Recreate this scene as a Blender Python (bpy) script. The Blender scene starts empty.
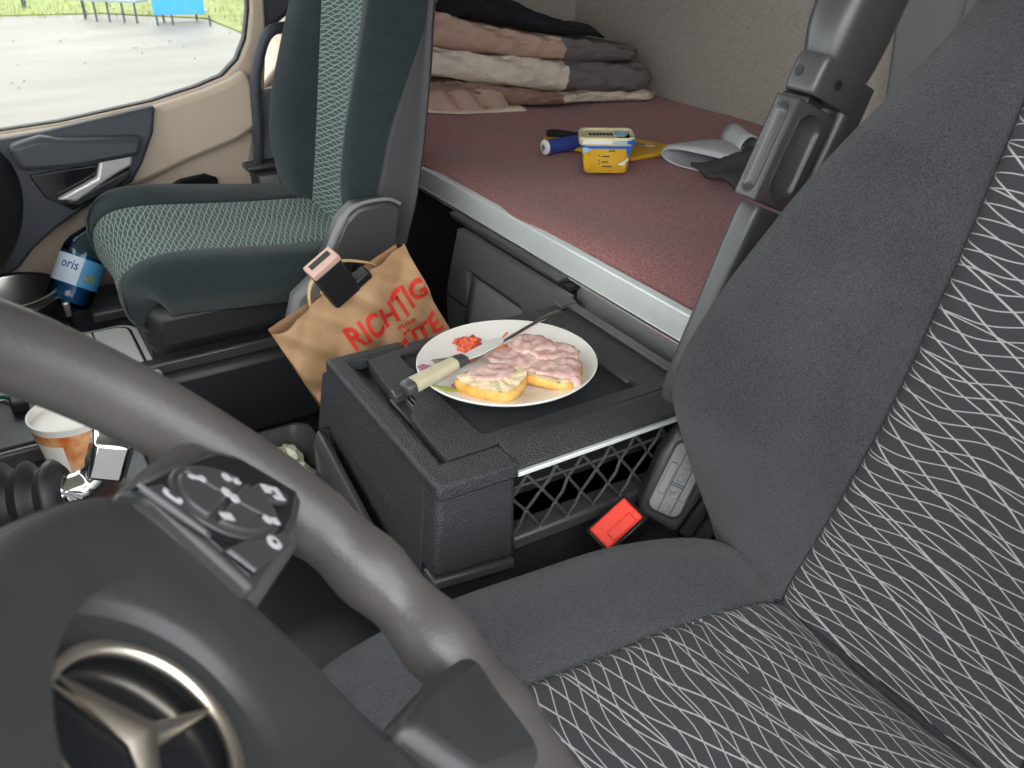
import bpy, bmesh, math, random
import numpy as np
from mathutils import Matrix, Vector
random.seed(7); np.random.seed(7)
SC = bpy.context.scene; COL = SC.collection
# ------------------------------------------------------------------ camera, world, exposure
cd = bpy.data.cameras.new('camera'); cam = bpy.data.objects.new('camera', cd); COL.objects.link(cam)
YAW = math.radians(30.731); PITCH = math.radians(29.654)
cam.location = (0, 0, 1.2); cam.rotation_euler = (math.pi/2 - PITCH, 0, -YAW)
cd.sensor_width = 36; cd.lens = 36*880/1024; cd.clip_start = .02; cd.clip_end = 200
cd.dof.use_dof = True; cd.dof.focus_distance = 1.25; cd.dof.aperture_fstop = 14
SC.camera = cam
W = bpy.data.worlds.new('overcast'); SC.world = W; W.use_nodes = True
nt = W.node_tree; bg = nt.nodes['Background']
tc = nt.nodes.new('ShaderNodeTexCoord'); sx = nt.nodes.new('ShaderNodeSeparateXYZ'); cr = nt.nodes.new('ShaderNodeValToRGB')
nt.links.new(tc.outputs['Generated'], sx.inputs[0]); nt.links.new(sx.outputs['Z'], cr.inputs[0]); nt.links.new(cr.outputs[0], bg.inputs[0])
cr.color_ramp.elements[0].color = (.80, .83, .86, 1); cr.color_ramp.elements[1].color = (1.0, 1.03, 1.06, 1)
bg.inputs[1].default_value = 2.6
sl = bpy.data.lights.new('hazy_sun', 'SUN'); so = bpy.data.objects.new('hazy_sun', sl); COL.objects.link(so)
sl.energy = 1.2; sl.angle = math.radians(50); sl.color = (1, .97, .92); so.location = (-3, -5, 8)
so.rotation_euler = Vector((-.62, -.75, .85)).to_track_quat('Z', 'Y').to_euler()
SC.view_settings.view_transform = 'Standard'; SC.view_settings.look = 'None'
SC.view_settings.gamma = 1; SC.view_settings.use_curve_mapping = False; SC.view_settings.exposure = 0.88
SC.cycles.max_bounces = 10; SC.cycles.diffuse_bounces = 5; SC.cycles.glossy_bounces = 4; SC.cycles.transparent_max_bounces = 8
try: SC.cycles.use_denoising = True
except Exception: pass

# ------------------------------------------------------------------ node maths
class X:
    def __init__(s, t, v): s.t, s.v = t, v
    def op(s, o, *a):
        n = s.t.nodes.new('ShaderNodeMath'); n.operation = o
        for i, b in enumerate((s,)+a):
            b = b.v if isinstance(b, X) else b
            if isinstance(b, (int, float)): n.inputs[i].default_value = b
            else: s.t.links.new(b, n.inputs[i])
        return X(s.t, n.outputs[0])
    def __add__(s, b): return s.op('ADD', b)
    def __sub__(s, b): return s.op('SUBTRACT', b)
    def __mul__(s, b): return s.op('MULTIPLY', b)
    def sin(s): return s.op('SINE')
    def frac(s): return s.op('FRACT')
    def abs(s): return s.op('ABSOLUTE')
    def lt(s, b): return s.op('LESS_THAN', b)
    def max(s, b): return s.op('MAXIMUM', b)
def new_mat(name):
    m = bpy.data.materials.new(name); m.use_nodes = True
    return m, m.node_tree, m.node_tree.nodes['Principled BSDF']
def mix(t, fac, a, b):
    n = t.nodes.new('ShaderNodeMix'); n.data_type = 'RGBA'
    for k, v in ((0, fac), (6, a), (7, b)):
        v = v.v if isinstance(v, X) else v
        if isinstance(v, (int, float)): n.inputs[k].default_value = v
        elif isinstance(v, tuple): n.inputs[k].default_value = (*v[:3], 1)
        else: t.links.new(v, n.inputs[k])
    return n.outputs[2]
def noise(t, scale, detail=3, coord='Object', stretch=None):
    c = t.nodes.new('ShaderNodeTexCoord'); n = t.nodes.new('ShaderNodeTexNoise'); n.inputs['Scale'].default_value = scale; n.inputs['Detail'].default_value = detail
    v = c.outputs[coord]
    if stretch:
        mp = t.nodes.new('ShaderNodeMapping'); mp.inputs['Scale'].default_value = stretch; t.links.new(v, mp.inputs[0]); v = mp.outputs[0]
    t.links.new(v, n.inputs['Vector']); return X(t, n.outputs['Fac'])
def ramp(t, f, lo, hi):
    n = t.nodes.new('ShaderNodeMapRange'); n.inputs[1].default_value = lo; n.inputs[2].default_value = hi
    t.links.new(f.v, n.inputs[0]); return X(t, n.outputs[0])
def bump(t, p, h, strength, dist=.001):
    b = t.nodes.new('ShaderNodeBump'); b.inputs['Strength'].default_value = strength; b.inputs['Distance'].default_value = dist
    t.links.new(h.v, b.inputs['Height']); t.links.new(b.outputs[0], p.inputs['Normal'])
def mat(name, col, rough=.5, metal=0, var=0, vscale=20, bs=0, bscale=300, bd=.001, spec=.5, sheen=0, col2=None, stretch=None, coat=0, trans=0):
    m, t, p = new_mat(name)
    p.inputs['Base Color'].default_value = (*col, 1); p.inputs['Roughness'].default_value = rough; p.inputs['Metallic'].default_value = metal
    p.inputs['Specular IOR Level'].default_value = spec
    if sheen: p.inputs['Sheen Weight'].default_value = sheen; p.inputs['Sheen Roughness'].default_value = .45
    if coat: p.inputs['Coat Weight'].default_value = coat
    if trans: p.inputs['Transmission Weight'].default_value = trans
    if var or col2:
        f = ramp(t, noise(t, vscale, 4, stretch=stretch), .35, .65)
        c2 = col2 or tuple(min(1, c*(1+var)) for c in col)
        c1 = col if col2 else tuple(c*(1-var) for c in col)
        t.links.new(mix(t, f, c1, c2), p.inputs['Base Color'])
    if bs: bump(t, p, noise(t, bscale, 2), bs, bd)
    return m
def patterned(name, base, line, pitch, amp, wob, width, straight, fuzz=.35):
    """velour with pale woven lines in a wavy lattice; UVs are metres across (u) and along (v) the pad"""
    m, t, p = new_mat(name)
    c = t.nodes.new('ShaderNodeTexCoord'); s = t.nodes.new('ShaderNodeSeparateXYZ'); t.links.new(c.outputs['UV'], s.inputs[0])
    u, v = X(t, s.outputs[0]), X(t, s.outputs[1])
    n = noise(t, 7, 1, 'UV') - .5
    w1 = (v*(2*math.pi/wob) + u*9).sin()*amp
    w2 = (u*(2*math.pi/(wob*.8)) + v*7).sin()*amp
    if straight:
        fam = (((v + u*.16 + w2*1.2 + n*.014)*(1/pitch), 1.0), ((v*.84 - u*.34 + w1*1.6 + n*.02)*(1/(pitch*1.25)), 1.0), ((v*.88 - u*.16 - w1*2.4)*(1/(pitch*3.2)), .34))
    else:
        fam = (((v + w2 + n*.006)*(1/pitch), 1.0), ((v*.90 + u*.34 + w1*.9)*(1/(pitch*1.3)), 1.0))
    L = None
    for q, k in fam:
        f = ((q.frac() - .5).abs()).lt(width*k)
        L = f if L is None else L.max(f)
    g = ramp(t, noise(t, 1500, 2, 'UV'), .25, .75)
    bc = mix(t, g, tuple(x*(1-fuzz) for x in base), tuple(x*(1+fuzz) for x in base))
    lc = mix(t, g, tuple(x*.65 for x in line), line)
    t.links.new(mix(t, L, bc, lc), p.inputs['Base Color'])
    p.inputs['Roughness'].default_value = .9; p.inputs['Specular IOR Level'].default_value = .2
    p.inputs['Sheen Weight'].default_value = .1
    bump(t, p, (g*.6 + L*.5), .35, .0015)
    return m
def velour(name, base, k=.45, sheen=.35):
    m, t, p = new_mat(name)
    g = ramp(t, noise(t, 600, 3), .28, .72); h = ramp(t, noise(t, 9, 3), .3, .7)
    f = g*.75 + h*.25
    t.links.new(mix(t, f, tuple(x*(1-k) for x in base), tuple(x*(1+k) for x in base)), p.inputs['Base Color'])
    p.inputs['Roughness'].default_value = .95; p.inputs['Specular IOR Level'].default_value = .15
    p.inputs['Sheen Weight'].default_value = sheen; p.inputs['Sheen Roughness'].default_value = .5
    bump(t, p, g, .7, .002); return m
def glass(name, tint=(1, 1, 1), refl=.5, film=0):
    m = bpy.data.materials.new(name); m.use_nodes = True; t = m.node_tree; t.nodes.clear()
    o = t.nodes.new('ShaderNodeOutputMaterial'); tr = t.nodes.new('ShaderNodeBsdfTransparent'); gl = t.nodes.new('ShaderNodeBsdfGlossy'); mx = t.nodes.new('ShaderNodeMixShader')
    fr = t.nodes.new('ShaderNodeFresnel'); fr.inputs[0].default_value = 1.45
    tr.inputs[0].default_value = (*tint, 1); gl.inputs['Roughness'].default_value = .02
    t.links.new((X(t, fr.outputs[0])*refl).v, mx.inputs[0]); t.links.new(tr.outputs[0], mx.inputs[1]); t.links.new(gl.outputs[0], mx.inputs[2])
    t.links.new(mx.outputs[0], o.inputs[0]); return m

# ------------------------------------------------------------------ mesh helpers (all coordinates in metres, world space)
def cr_interp(P, k, closed=False):
    """Catmull-Rom along axis 0"""
    P = np.asarray(P, float); n = len(P); out = []
    seg = n if closed else n-1
    for i in range(seg):
        g = (lambda j: P[j % n]) if closed else (lambda j: P[min(max(j, 0), n-1)])
        a, b, c, d = g(i-1), g(i), g(i+1), g(i+2)
        for s in range(k):
            t = s/k
            out.append(.5*((2*b) + (c-a)*t + (2*a-5*b+4*c-d)*t*t + (3*b-a-3*c+d)*t**3))
    if not closed: out.append(P[-1])
    return np.array(out)
def rot(axis, deg): return Matrix.Rotation(math.radians(deg), 4, axis)
def T(*v): return Matrix.Translation(v)
def frame_mat(o, x, y, z):
    return Matrix(((x[0], y[0], z[0], o[0]), (x[1], y[1], z[1], o[1]), (x[2], y[2], z[2], o[2]), (0, 0, 0, 1)))
def along(a, b, up=(0, 0, 1)):
    """matrix at a whose z axis points to b"""
    z = (Vector(b)-Vector(a)).normalized(); u = Vector(up)
    if abs(z.dot(u)) > .98: u = Vector((1, 0, 0))
    x = u.cross(z).normalized(); y = z.cross(x); return frame_mat(a, x, y, z)
class MB:
    def __init__(s): s.v = []; s.f = []; s.uv = []; s.mi = []; s.m = 0; s.hasuv = False
    def add(s, V, F, M=None, uv=None):
        o = len(s.v)
        for p in V: s.v.append(tuple(M @ Vector(p)) if M is not None else tuple(map(float, p)))
        if uv is None: uv = [(0, 0)]*len(V)
        else: s.hasuv = True
        s.uv += [tuple(q) for q in uv]
        for f in F: s.f.append(tuple(i+o for i in f)); s.mi.append(s.m)
        return s
    def box(s, lo, hi, M=None):
        x, y, z = lo; a, b, c = hi
        return s.add([(x, y, z), (a, y, z), (a, b, z), (x, b, z), (x, y, c), (a, y, c), (a, b, c), (x, b, c)],
                     [(0, 3, 2, 1), (4, 5, 6, 7), (0, 1, 5, 4), (1, 2, 6, 5), (2, 3, 7, 6), (3, 0, 4, 7)], M)
    def grid(s, P, cu=False, cv=False, uv=None, M=None, flip=False):
        P = np.asarray(P); n, m = P.shape[:2]; F = []
        for i in range(n if cu else n-1):
            for j in range(m if cv else m-1):
                a, b, c, d = i*m+j, i*m+(j+1) % m, ((i+1) % n)*m+(j+1) % m, ((i+1) % n)*m+j
                F.append((a, d, c, b) if flip else (a, b, c, d))
        return s.add(P.reshape(-1, 3), F, M, None if uv is None else np.asarray(uv).reshape(-1, 2))
    def tube(s, path, r, seg=12, caps=True, closed=False, M=None, flat=None):
        P = [Vector(p) for p in path]; n = len(P); rs = r if hasattr(r, '__len__') else [r]*n
        V = []; prev = None
        for i, p in enumerate(P):
            t = (P[(i+1) % n]-P[i-1]) if closed else (P[min(i+1, n-1)]-P[max(i-1, 0)])
            t.normalize()
            if prev is None: u = Vector((0, 0, 1)) if abs(t.z) < .9 else Vector((1, 0, 0))
            else: u = prev
            u = (u-t*u.dot(t)).normalized(); prev = u; w = t.cross(u)
            for k in range(seg):
                a = 2*math.pi*k/seg; fl = flat or 1
                V.append(p + (u*math.cos(a)*fl + w*math.sin(a))*rs[i])
        F = []
        for i in range(n if closed else n-1):
            for k in range(seg):
                a, b = i*seg+k, i*seg+(k+1) % seg; c, d = ((i+1) % n)*seg+(k+1) % seg, ((i+1) % n)*seg+k
                F.append((a, b, c, d))
        if caps and not closed: F.append(tuple(range(seg))[::-1]); F.append(tuple((n-1)*seg+k for k in range(seg)))
        return s.add(V, F, M)
    def lathe(s, prof, seg=40, M=None, sx=1, sy=1, power=2, cap_end=True):
        n = len(prof); V = []; F = []
        for r, z in prof:
            for k in range(seg):
                a = 2*math.pi*k/seg; c, d = math.cos(a), math.sin(a)
                q = (abs(c)**power+abs(d)**power)**(-1/power)
                V.append((r*c*q*sx, r*d*q*sy, z))
        for i in range(n-1):
            for k in range(seg):
                F.append((i*seg+k, i*seg+(k+1) % seg, (i+1)*seg+(k+1) % seg, (i+1)*seg+k))
        if prof[0][0] > 1e-6: F.append(tuple(range(seg))[::-1])
        if cap_end and prof[-1][0] > 1e-6: F.append(tuple((n-1)*seg+k for k in range(seg)))
        return s.add(V, F, M)
    def prism(s, poly, z0, z1, M=None):
        n = len(poly); V = [(x, y, z0) for x, y in poly]+[(x, y, z1) for x, y in poly]
        A = sum(poly[i][0]*poly[(i+1) % n][1]-poly[(i+1) % n][0]*poly[i][1] for i in range(n))
        lo, hi = tuple(range(n)), tuple(range(n, 2*n)); up = A > 0
        F = [lo[::-1] if up else lo, hi if up else hi[::-1]]
        for i in range(n):
            j = (i+1) % n; q = (i, j, n+j, n+i); F.append(q if up else q[::-1])
        return s.add(V, F, M)
    def build(s, name, m, parent=None, bevel=0, smooth=40, label=None, kind=None, sub=0, seg=2, thick=0, cat=None, group=None, fix=False):
        me = bpy.data.meshes.new(name); V = np.array(s.v, float)
        base = np.zeros(3)
        if parent is None:
            base = np.array([(V[:, 0].min()+V[:, 0].max())/2, (V[:, 1].min()+V[:, 1].max())/2, V[:, 2].min()])
        me.from_pydata((V-base).tolist(), [], s.f); 
        if s.hasuv:
            l = me.uv_layers.new(name='UVMap'); idx = np.zeros(len(me.loops), int); me.loops.foreach_get('vertex_index', idx)
            l.data.foreach_set('uv', np.array(s.uv, float)[idx].ravel())
        ms = m if isinstance(m, (list, tuple)) else [m]
        for k in ms: me.materials.append(k)
        if len(ms) > 1: me.polygons.foreach_set('material_index', s.mi)
        if fix:
            b = bmesh.new(); b.from_mesh(me); bmesh.ops.remove_doubles(b, verts=b.verts, dist=1e-5); bmesh.ops.recalc_face_normals(b, faces=b.faces); b.to_mesh(me); b.free()
        me.validate(); me.shade_smooth()
        if smooth: me.set_sharp_from_angle(angle=math.radians(smooth))
        o = bpy.data.objects.new(name, me); COL.objects.link(o); o.location = base
        WM[o.name] = Matrix.Translation(base)
        if parent is not None:
            o.parent = parent; o.matrix_parent_inverse = WM[parent.name].inverted()
        if thick:
            md = o.modifiers.new('solid', 'SOLIDIFY'); md.thickness = thick; md.offset = 0
        if bevel:
            md = o.modifiers.new('bevel', 'BEVEL'); md.width = bevel; md.segments = seg; md.limit_method = 'ANGLE'; md.angle_limit = math.radians(35)
        if sub:
            md = o.modifiers.new('sub', 'SUBSURF'); md.levels = sub; md.render_levels = sub
        tag(o, label, cat, group, kind); return o
WM = {}
def tag(o, label=None, cat=None, group=None, kind=None):
    for k, v in (('label', label), ('category', cat), ('group', group), ('kind', kind)):
        if v: o[k] = v
    return o
def thing(name, loc, label=None, cat=None, group=None, kind=None):
    o = bpy.data.objects.new(name, None); COL.objects.link(o); o.location = loc; o.empty_display_size = .05
    WM[o.name] = Matrix.Translation(loc); return tag(o, label, cat, group, kind)
def text_mesh(body, size=1.0, shear=0, bold=0, spacing=1.0):
    """flat lettering outline as (verts 2d, faces)"""
    cu = bpy.data.curves.new('letters', 'FONT'); cu.body = body; cu.size = size; cu.shear = shear; cu.offset = bold; cu.space_character = spacing; cu.resolution_u = 3
    o = bpy.data.objects.new('letters', cu); COL.objects.link(o); dg = bpy.context.evaluated_depsgraph_get()
    me = bpy.data.meshes.new_from_object(o.evaluated_get(dg)); V = [(v.co.x, v.co.y) for v in me.vertices]; F = [tuple(p.vertices) for p in me.polygons]
    bpy.data.objects.remove(o); bpy.data.curves.remove(cu); bpy.data.meshes.remove(me); return V, F
def rrect(x0, y0, x1, y1, r, n=5):
    P = []
    for cx, cy, a in ((x1-r, y1-r, 0), (x0+r, y1-r, 90), (x0+r, y0+r, 180), (x1-r, y0+r, 270)):
        for k in range(n+1):
            t = math.radians(a+90*k/n); P.append((cx+r*math.cos(t), cy+r*math.sin(t)))
    return P
XZ = Matrix(((1, 0, 0, 0), (0, 0, -1, 0), (0, 1, 0, 0), (0, 0, 0, 1)))     # prism in the x-z plane, thickness towards -y
def xz(poly, y0, y1): return poly, -y1, -y0, XZ                             # slab between y0 and y1
YZ = Matrix(((0, 0, 1, 0), (1, 0, 0, 0), (0, 1, 0, 0), (0, 0, 0, 1)))      # prism in the y-z plane, thickness along x
# ------------------------------------------------------------------ materials
PL = mat('grained_black_plastic', (.034, .036, .039), .38, bs=.9, bscale=420, bd=.004)
PLD = mat('smooth_black_plastic', (.022, .023, .026), .45, bs=.1, bscale=300)
PLM = mat('satin_charcoal_plastic', (.055, .055, .057), .33, bs=.08, bscale=700)
PLG = mat('grey_plastic', (.20, .205, .21), .5, bs=.1, bscale=500)
PLB = mat('glossy_black_plastic', (.012, .013, .015), .12)
DPL = mat('blue_grey_door_plastic', (.055, .062, .075), .5, bs=.2, bscale=500)
CREAM = mat('cream_door_plastic', (.52, .42, .32), .55, var=.04, vscale=6, bs=.1, bscale=500)
ALU = mat('brushed_aluminium', (.80, .84, .83), .40, metal=.25, var=.05, vscale=8)
SATC = mat('satin_warm_chrome', (.86, .80, .70), .30, metal=1)
CHR = mat('chrome', (.8, .8, .8), .12, metal=1)
STEEL = mat('brushed_steel', (.62, .60, .57), .28, metal=1)
MAROON = mat('maroon_fleece', (.24, .098, .102), .95, col2=(.42, .195, .195), vscale=240, bs=.7, bscale=300, bd=.003, spec=.1, sheen=.15)
WALLF = mat('grey_needle_felt', (.34, .31, .275), .95, col2=(.50, .46, .41), vscale=330, bs=.5, bscale=500, bd=.002, spec=.1)
WALLP = mat('grey_wall_plastic', (.20, .21, .22), .6, bs=.1, bscale=400)
CEIL = mat('pale_headliner', (.55, .54, .51), .9, bs=.2, bscale=500)
CARPET = mat('black_rubber_floor', (.018, .020, .022), .38, var=.3, vscale=5, bs=.25, bscale=90, bd=.002)
VEL = velour('charcoal_velour', (.040, .042, .046), .7, .16)
VELT = velour('teal_lit_velour', (.022, .033, .036), .5, .2)  # same velour as the driver seat, the window's colour cast painted in
VELS = mat('grey_seat_shell', (.060, .060, .062), .75, bs=.15, bscale=500)
PATD = patterned('charcoal_woven_lines', (.034, .033, .037), (.36, .36, .36), .0150, .003, .16, .040, True)
PATP = patterned('teal_lit_woven_lines', (.045, .072, .072), (.30, .37, .34), .0088, .0017, .075, .10, False)  # driver seat's fabric again, window glare tinted into base and lines
LEATH = mat('worn_wheel_leather', (.074, .068, .065), .40, spec=.6, var=.12, vscale=12, bs=.25, bscale=420, bd=.001)
WPL = mat('wheel_grey_plastic', (.038, .039, .040), .42, var=.08, vscale=20, bs=.15, bscale=500)
ICON = mat('white_icon_print', (.55, .56, .57), .5)
KRAFT = mat('brown_kraft_paper', (.40, .235, .115), .75, col2=(.50, .31, .165), vscale=14, bs=.8, bscale=22, bd=.006)
KRAFTH = mat('pale_paper_handle', (.62, .42, .22), .75)
REDP = mat('red_print', (.72, .045, .025), .7)
WHITEP = mat('white_plastic', (.86, .87, .84), .4)
CHINA = mat('white_glazed_china', (.83, .80, .75), .14, coat=.3)
HAM = mat('pink_cold_cut', (.54, .28, .25), .5, col2=(.76, .56, .49), vscale=85, bs=.4, bscale=160, bd=.002)
CRUST = mat('golden_crust', (.62, .29, .045), .6, col2=(.78, .47, .13), vscale=45, bs=.3, bscale=150, bd=.002)
CRUMB = mat('bread_crumb', (.78, .62, .36), .85, col2=(.84, .72, .50), vscale=90, bs=.6, bscale=160, bd=.003)
SALSA = mat('red_relish', (.55, .045, .02), .3, col2=(.72, .16, .05), vscale=150, bs=.6, bscale=200, bd=.003)
SMEAR = mat('orange_sauce_smear', (.70, .22, .06), .35)
PURP = mat('purple_glaze', (.55, .22, .36), .2); GRNG = mat('green_glaze', (.48, .58, .12), .2)
KNIFEH = mat('beige_knife_handle', (.50, .45, .31), .45, var=.08, vscale=30)
KNIFEG = mat('dark_grey_knife_cap', (.055, .055, .055), .4)
BLADE = mat('knife_blade_steel', (.80, .79, .75), .35, metal=.35)
LINEN1 = mat('dusty_pink_cotton', (.50, .34, .265), .9, bs=.3, bscale=60, bd=.002)
LINEN2 = mat('cream_cotton', (.66, .585, .49), .9, bs=.3, bscale=60, bd=.002)
LINEN3 = mat('brown_cotton', (.27, .165, .125), .9, bs=.3, bscale=60, bd=.002)
LINEN4 = mat('grey_cotton', (.145, .125, .125), .9, bs=.3, bscale=60, bd=.002)
BLACKC = mat('black_cloth', (.010, .011, .014), .95, bs=.3, bscale=80, bd=.003)
YEL = mat('yellow_plastic', (.78, .46, .015), .4)
YELT = mat('yellow_tub_print', (.72, .36, .02), .35, col2=(.82, .52, .06), vscale=30)
BLU = mat('blue_print', (.02, .13, .55), .35); BLUL = mat('pale_blue_print', (.40, .62, .80), .35); CRM = mat('cream_lid_print', (.80, .72, .42), .35)
WHT = mat('white_print', (.85, .85, .85), .5); GREYF = mat('folded_grey_cloth', (.55, .56, .58), .85, bs=.4, bscale=200, bd=.001)
DKG = mat('dark_grey_cloth', (.05, .05, .055), .85)
NAVY = mat('navy_cap', (.03, .06, .30), .4)
RED = mat('red_buckle_plastic', (.80, .055, .035), .35); PINKB = mat('faded_pink_buckle', (.62, .40, .33), .45)
PET = glass('blue_pet', (.45, .68, .82), 1.0)
WATERB = mat('blue_water_bottle_shade', (.03, .12, .22), .15)
LABW = mat('bottle_label_pale', (.62, .74, .84), .45); LABB = mat('bottle_label_blue', (.10, .38, .70), .45); LABG = mat('bottle_label_olive', (.30, .33, .10), .45); INKB = mat('blue_ink', (.03, .06, .36), .5)
CUPP = mat('orange_cup_print', (.55, .13, .02), .4, col2=(.82, .50, .24), vscale=38)
CUPW = mat('white_cup_board', (.80, .77, .72), .5)
TISSUE = mat('crumpled_tissue', (.66, .66, .54), .8)
GLASS = glass('cab_glass', (.97, .985, .97), .6)
GROUND = mat('wet_gravel_ground', (.100, .092, .074), .6, col2=(.128, .119, .097), vscale=1.2, bs=.3, bscale=20, bd=.01, stretch=(.35, 1, 1))
LAWNM = mat('lawn_soil_green', (.10, .125, .022), .9, col2=(.15, .17, .04), vscale=2)
BLADEM = mat('grass_blades', (.11, .14, .02), .8, col2=(.17, .19, .045), vscale=3)
BENCHB = mat('blue_painted_board', (.02, .22, .62), .45); BENCHM = mat('dark_bench_metal', (.03, .04, .05), .5); BENCHS = mat('grey_bench_slat', (.17, .20, .24), .6)
GREENC = mat('green_cable', (.02, .16, .07), .4)
RUB = mat('black_rubber', (.014, .014, .015), .5)

# ------------------------------------------------------------------ setting: outside
def struct(name, mb, m, **k): return mb.build(name, m, None, kind='structure', **k)
struct('ground', MB().box((-60, -40, -1.5), (80, 90, -1.4)), GROUND)
lw = MB(); lw.prism([(5.1, 12), (4.85, 21.3), (3.0, 23.4), (-6, 26.6), (-40, 34), (-40, 89), (79, 89), (79, 12)], -1.4, -1.37)
struct('lawn', lw, LAWNM)
gb = MB()
for i in range(9000):
    y = random.uniform(12, 34); x = random.uniform(-8, 16)
    edge = 5.1 if y < 21.5 else 4.85-(y-21.5)*2.0
    if y > 26 : edge = -6
    if x < edge: continue
    h = random.uniform(.05, .22); a = random.uniform(0, 6.28); w = .012; dx, dy = math.cos(a)*w, math.sin(a)*w; lx, ly = random.uniform(-.06, .06), random.uniform(-.06, .06)
    gb.add([(x-dx, y-dy, -1.38), (x+dx, y+dy, -1.38), (x+lx, y+ly, -1.38+h)], [(0, 1, 2)])
gb.build('grass', BLADEM, None, smooth=0, kind='stuff', label='pale green grass growing behind the benches outside the window', cat='grass')
# benches by the lawn
def legs(root, pts, h, m, r=.022):
    for x, y in pts:
        MB().tube([(x, y, -1.4), (x, y, -1.4+h)], r, 8).build('leg', m, root)
t = thing('bench', (4.3, 20.6, -1.4), 'bench with a big blue back board beside the lawn outside the passenger window', 'bench')
legs(t, [(3.95, 21.3), (4.62, 21.2), (4.02, 20.75), (4.66, 20.2), (3.72, 20.8)], .20, BENCHM)
M = frame_mat((3.72, 21.05, 0), (.93, -.37, 0), (.37, .93, 0), (0, 0, 1))
MB().box((0, -.03, -1.22), (1.04, .03, -.45), M).build('back_board', BENCHB, t, bevel=.01)
MB().box((0, .03, -1.22), (1.04, .42, -1.17), M).build('seat', BENCHS, t, bevel=.01)
t = thing('bench', (3.0, 21.8, -1.4), 'dark slatted bench with thin metal legs left of the blue board outside', 'bench')
legs(t, [(2.55, 22.6), (2.72, 22.1), (2.95, 21.9), (3.2, 21.6), (3.42, 21.4), (2.62, 23.0)], .40, BENCHM)
M = frame_mat((2.45, 22.7, 0), (.62, -.78, 0), (.78, .62, 0), (0, 0, 1))
for k in range(4): MB().box((0, k*.11, -1.02), (1.6, k*.11+.08, -.98), M).build('slat', BENCHS, t)
for k in range(3): MB().box((0, .46, -.94+k*.14), (1.6, .49, -.84+k*.14), M).build('slat', BENCHS, t)
for i, x in enumerate((-1.0, .35, 1.6)):
    o = MB().box((x-.05, 26.0-.3*i, -1.4), (x+.05, 26.1-.3*i, -.5)).build('fence_post', BENCHM, label=['weathered post at the lawn edge, leftmost of three beyond the gravel', 'weathered post at the lawn edge, middle of three beyond the gravel', 'weathered post at the lawn edge, right of three, nearest the dark bench'][i], cat='post', group='posts at the lawn edge')

# ------------------------------------------------------------------ setting: cab shell
fl = MB(); fl.box((-.95, -.3, -.06), (1.76, .70, 0)); fl.box((-.95, .70, -.06), (1.76, 2.26, .2)); fl.box((.66, 2.26, -.06), (1.76, 2.56, .2))
struct('floor', fl, CARPET, bevel=.01)
struct('ceiling', MB().box((-.9, -.3, 1.95), (1.76, 2.56, 2.0)), CEIL)
struct('wall_back', MB().box((1.72, -.3, .2), (1.76, 2.56, 1.95)), WALLF)
struct('wall_passenger', MB().box((.70, 2.5, .2), (1.72, 2.56, 1.95)), WALLF)
struct('wall_driver', MB().box((1.0, -.3, 0), (1.72, -.24, 1.95)), WALLP)
struct('wall_front', MB().box((-.95, -.3, 0), (-.9, 2.26, .92)), PLD)
struct('trim_1', MB().box((-.95, -.3, 1.80), (-.9, 2.26, 1.95)), CREAM)
wn = MB().box((-.935, -.3, .92), (-.925, 2.26, 1.80)); struct('window_2', wn, GLASS, smooth=0)
# panels on the rear wall behind the driver seat
struct('trim_2', MB().prism([(.2, .66), (1.17, .66), (1.27, .75), (1.29, 1.0), (1.30, 1.95), (.2, 1.95)], 1.69, 1.72, YZ), WALLP, bevel=.012)
struct('trim_3', MB().prism([(-.2, .66), (1.10, .66), (1.13, .90), (1.10, 1.95), (-.2, 1.95)], 1.675, 1.69, YZ), PLG, bevel=.008)
# B pillar on the passenger side
struct('trim_4', MB().prism(*xz([(.575, .2), (.56, .56), (.62, .76), (.70, .84), (.74, 1.1), (.76, 1.95), (.84, 1.95), (.80, .2)], 2.262, 2.56)), CREAM, bevel=.01)
struct('trim_5', MB().prism(*xz([(.607, .87), (.635, 1.1), (.67, 1.94), (.84, 1.94), (.76, .97), (.69, .92)], 2.215, 2.27)), DPL, bevel=.015)
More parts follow.
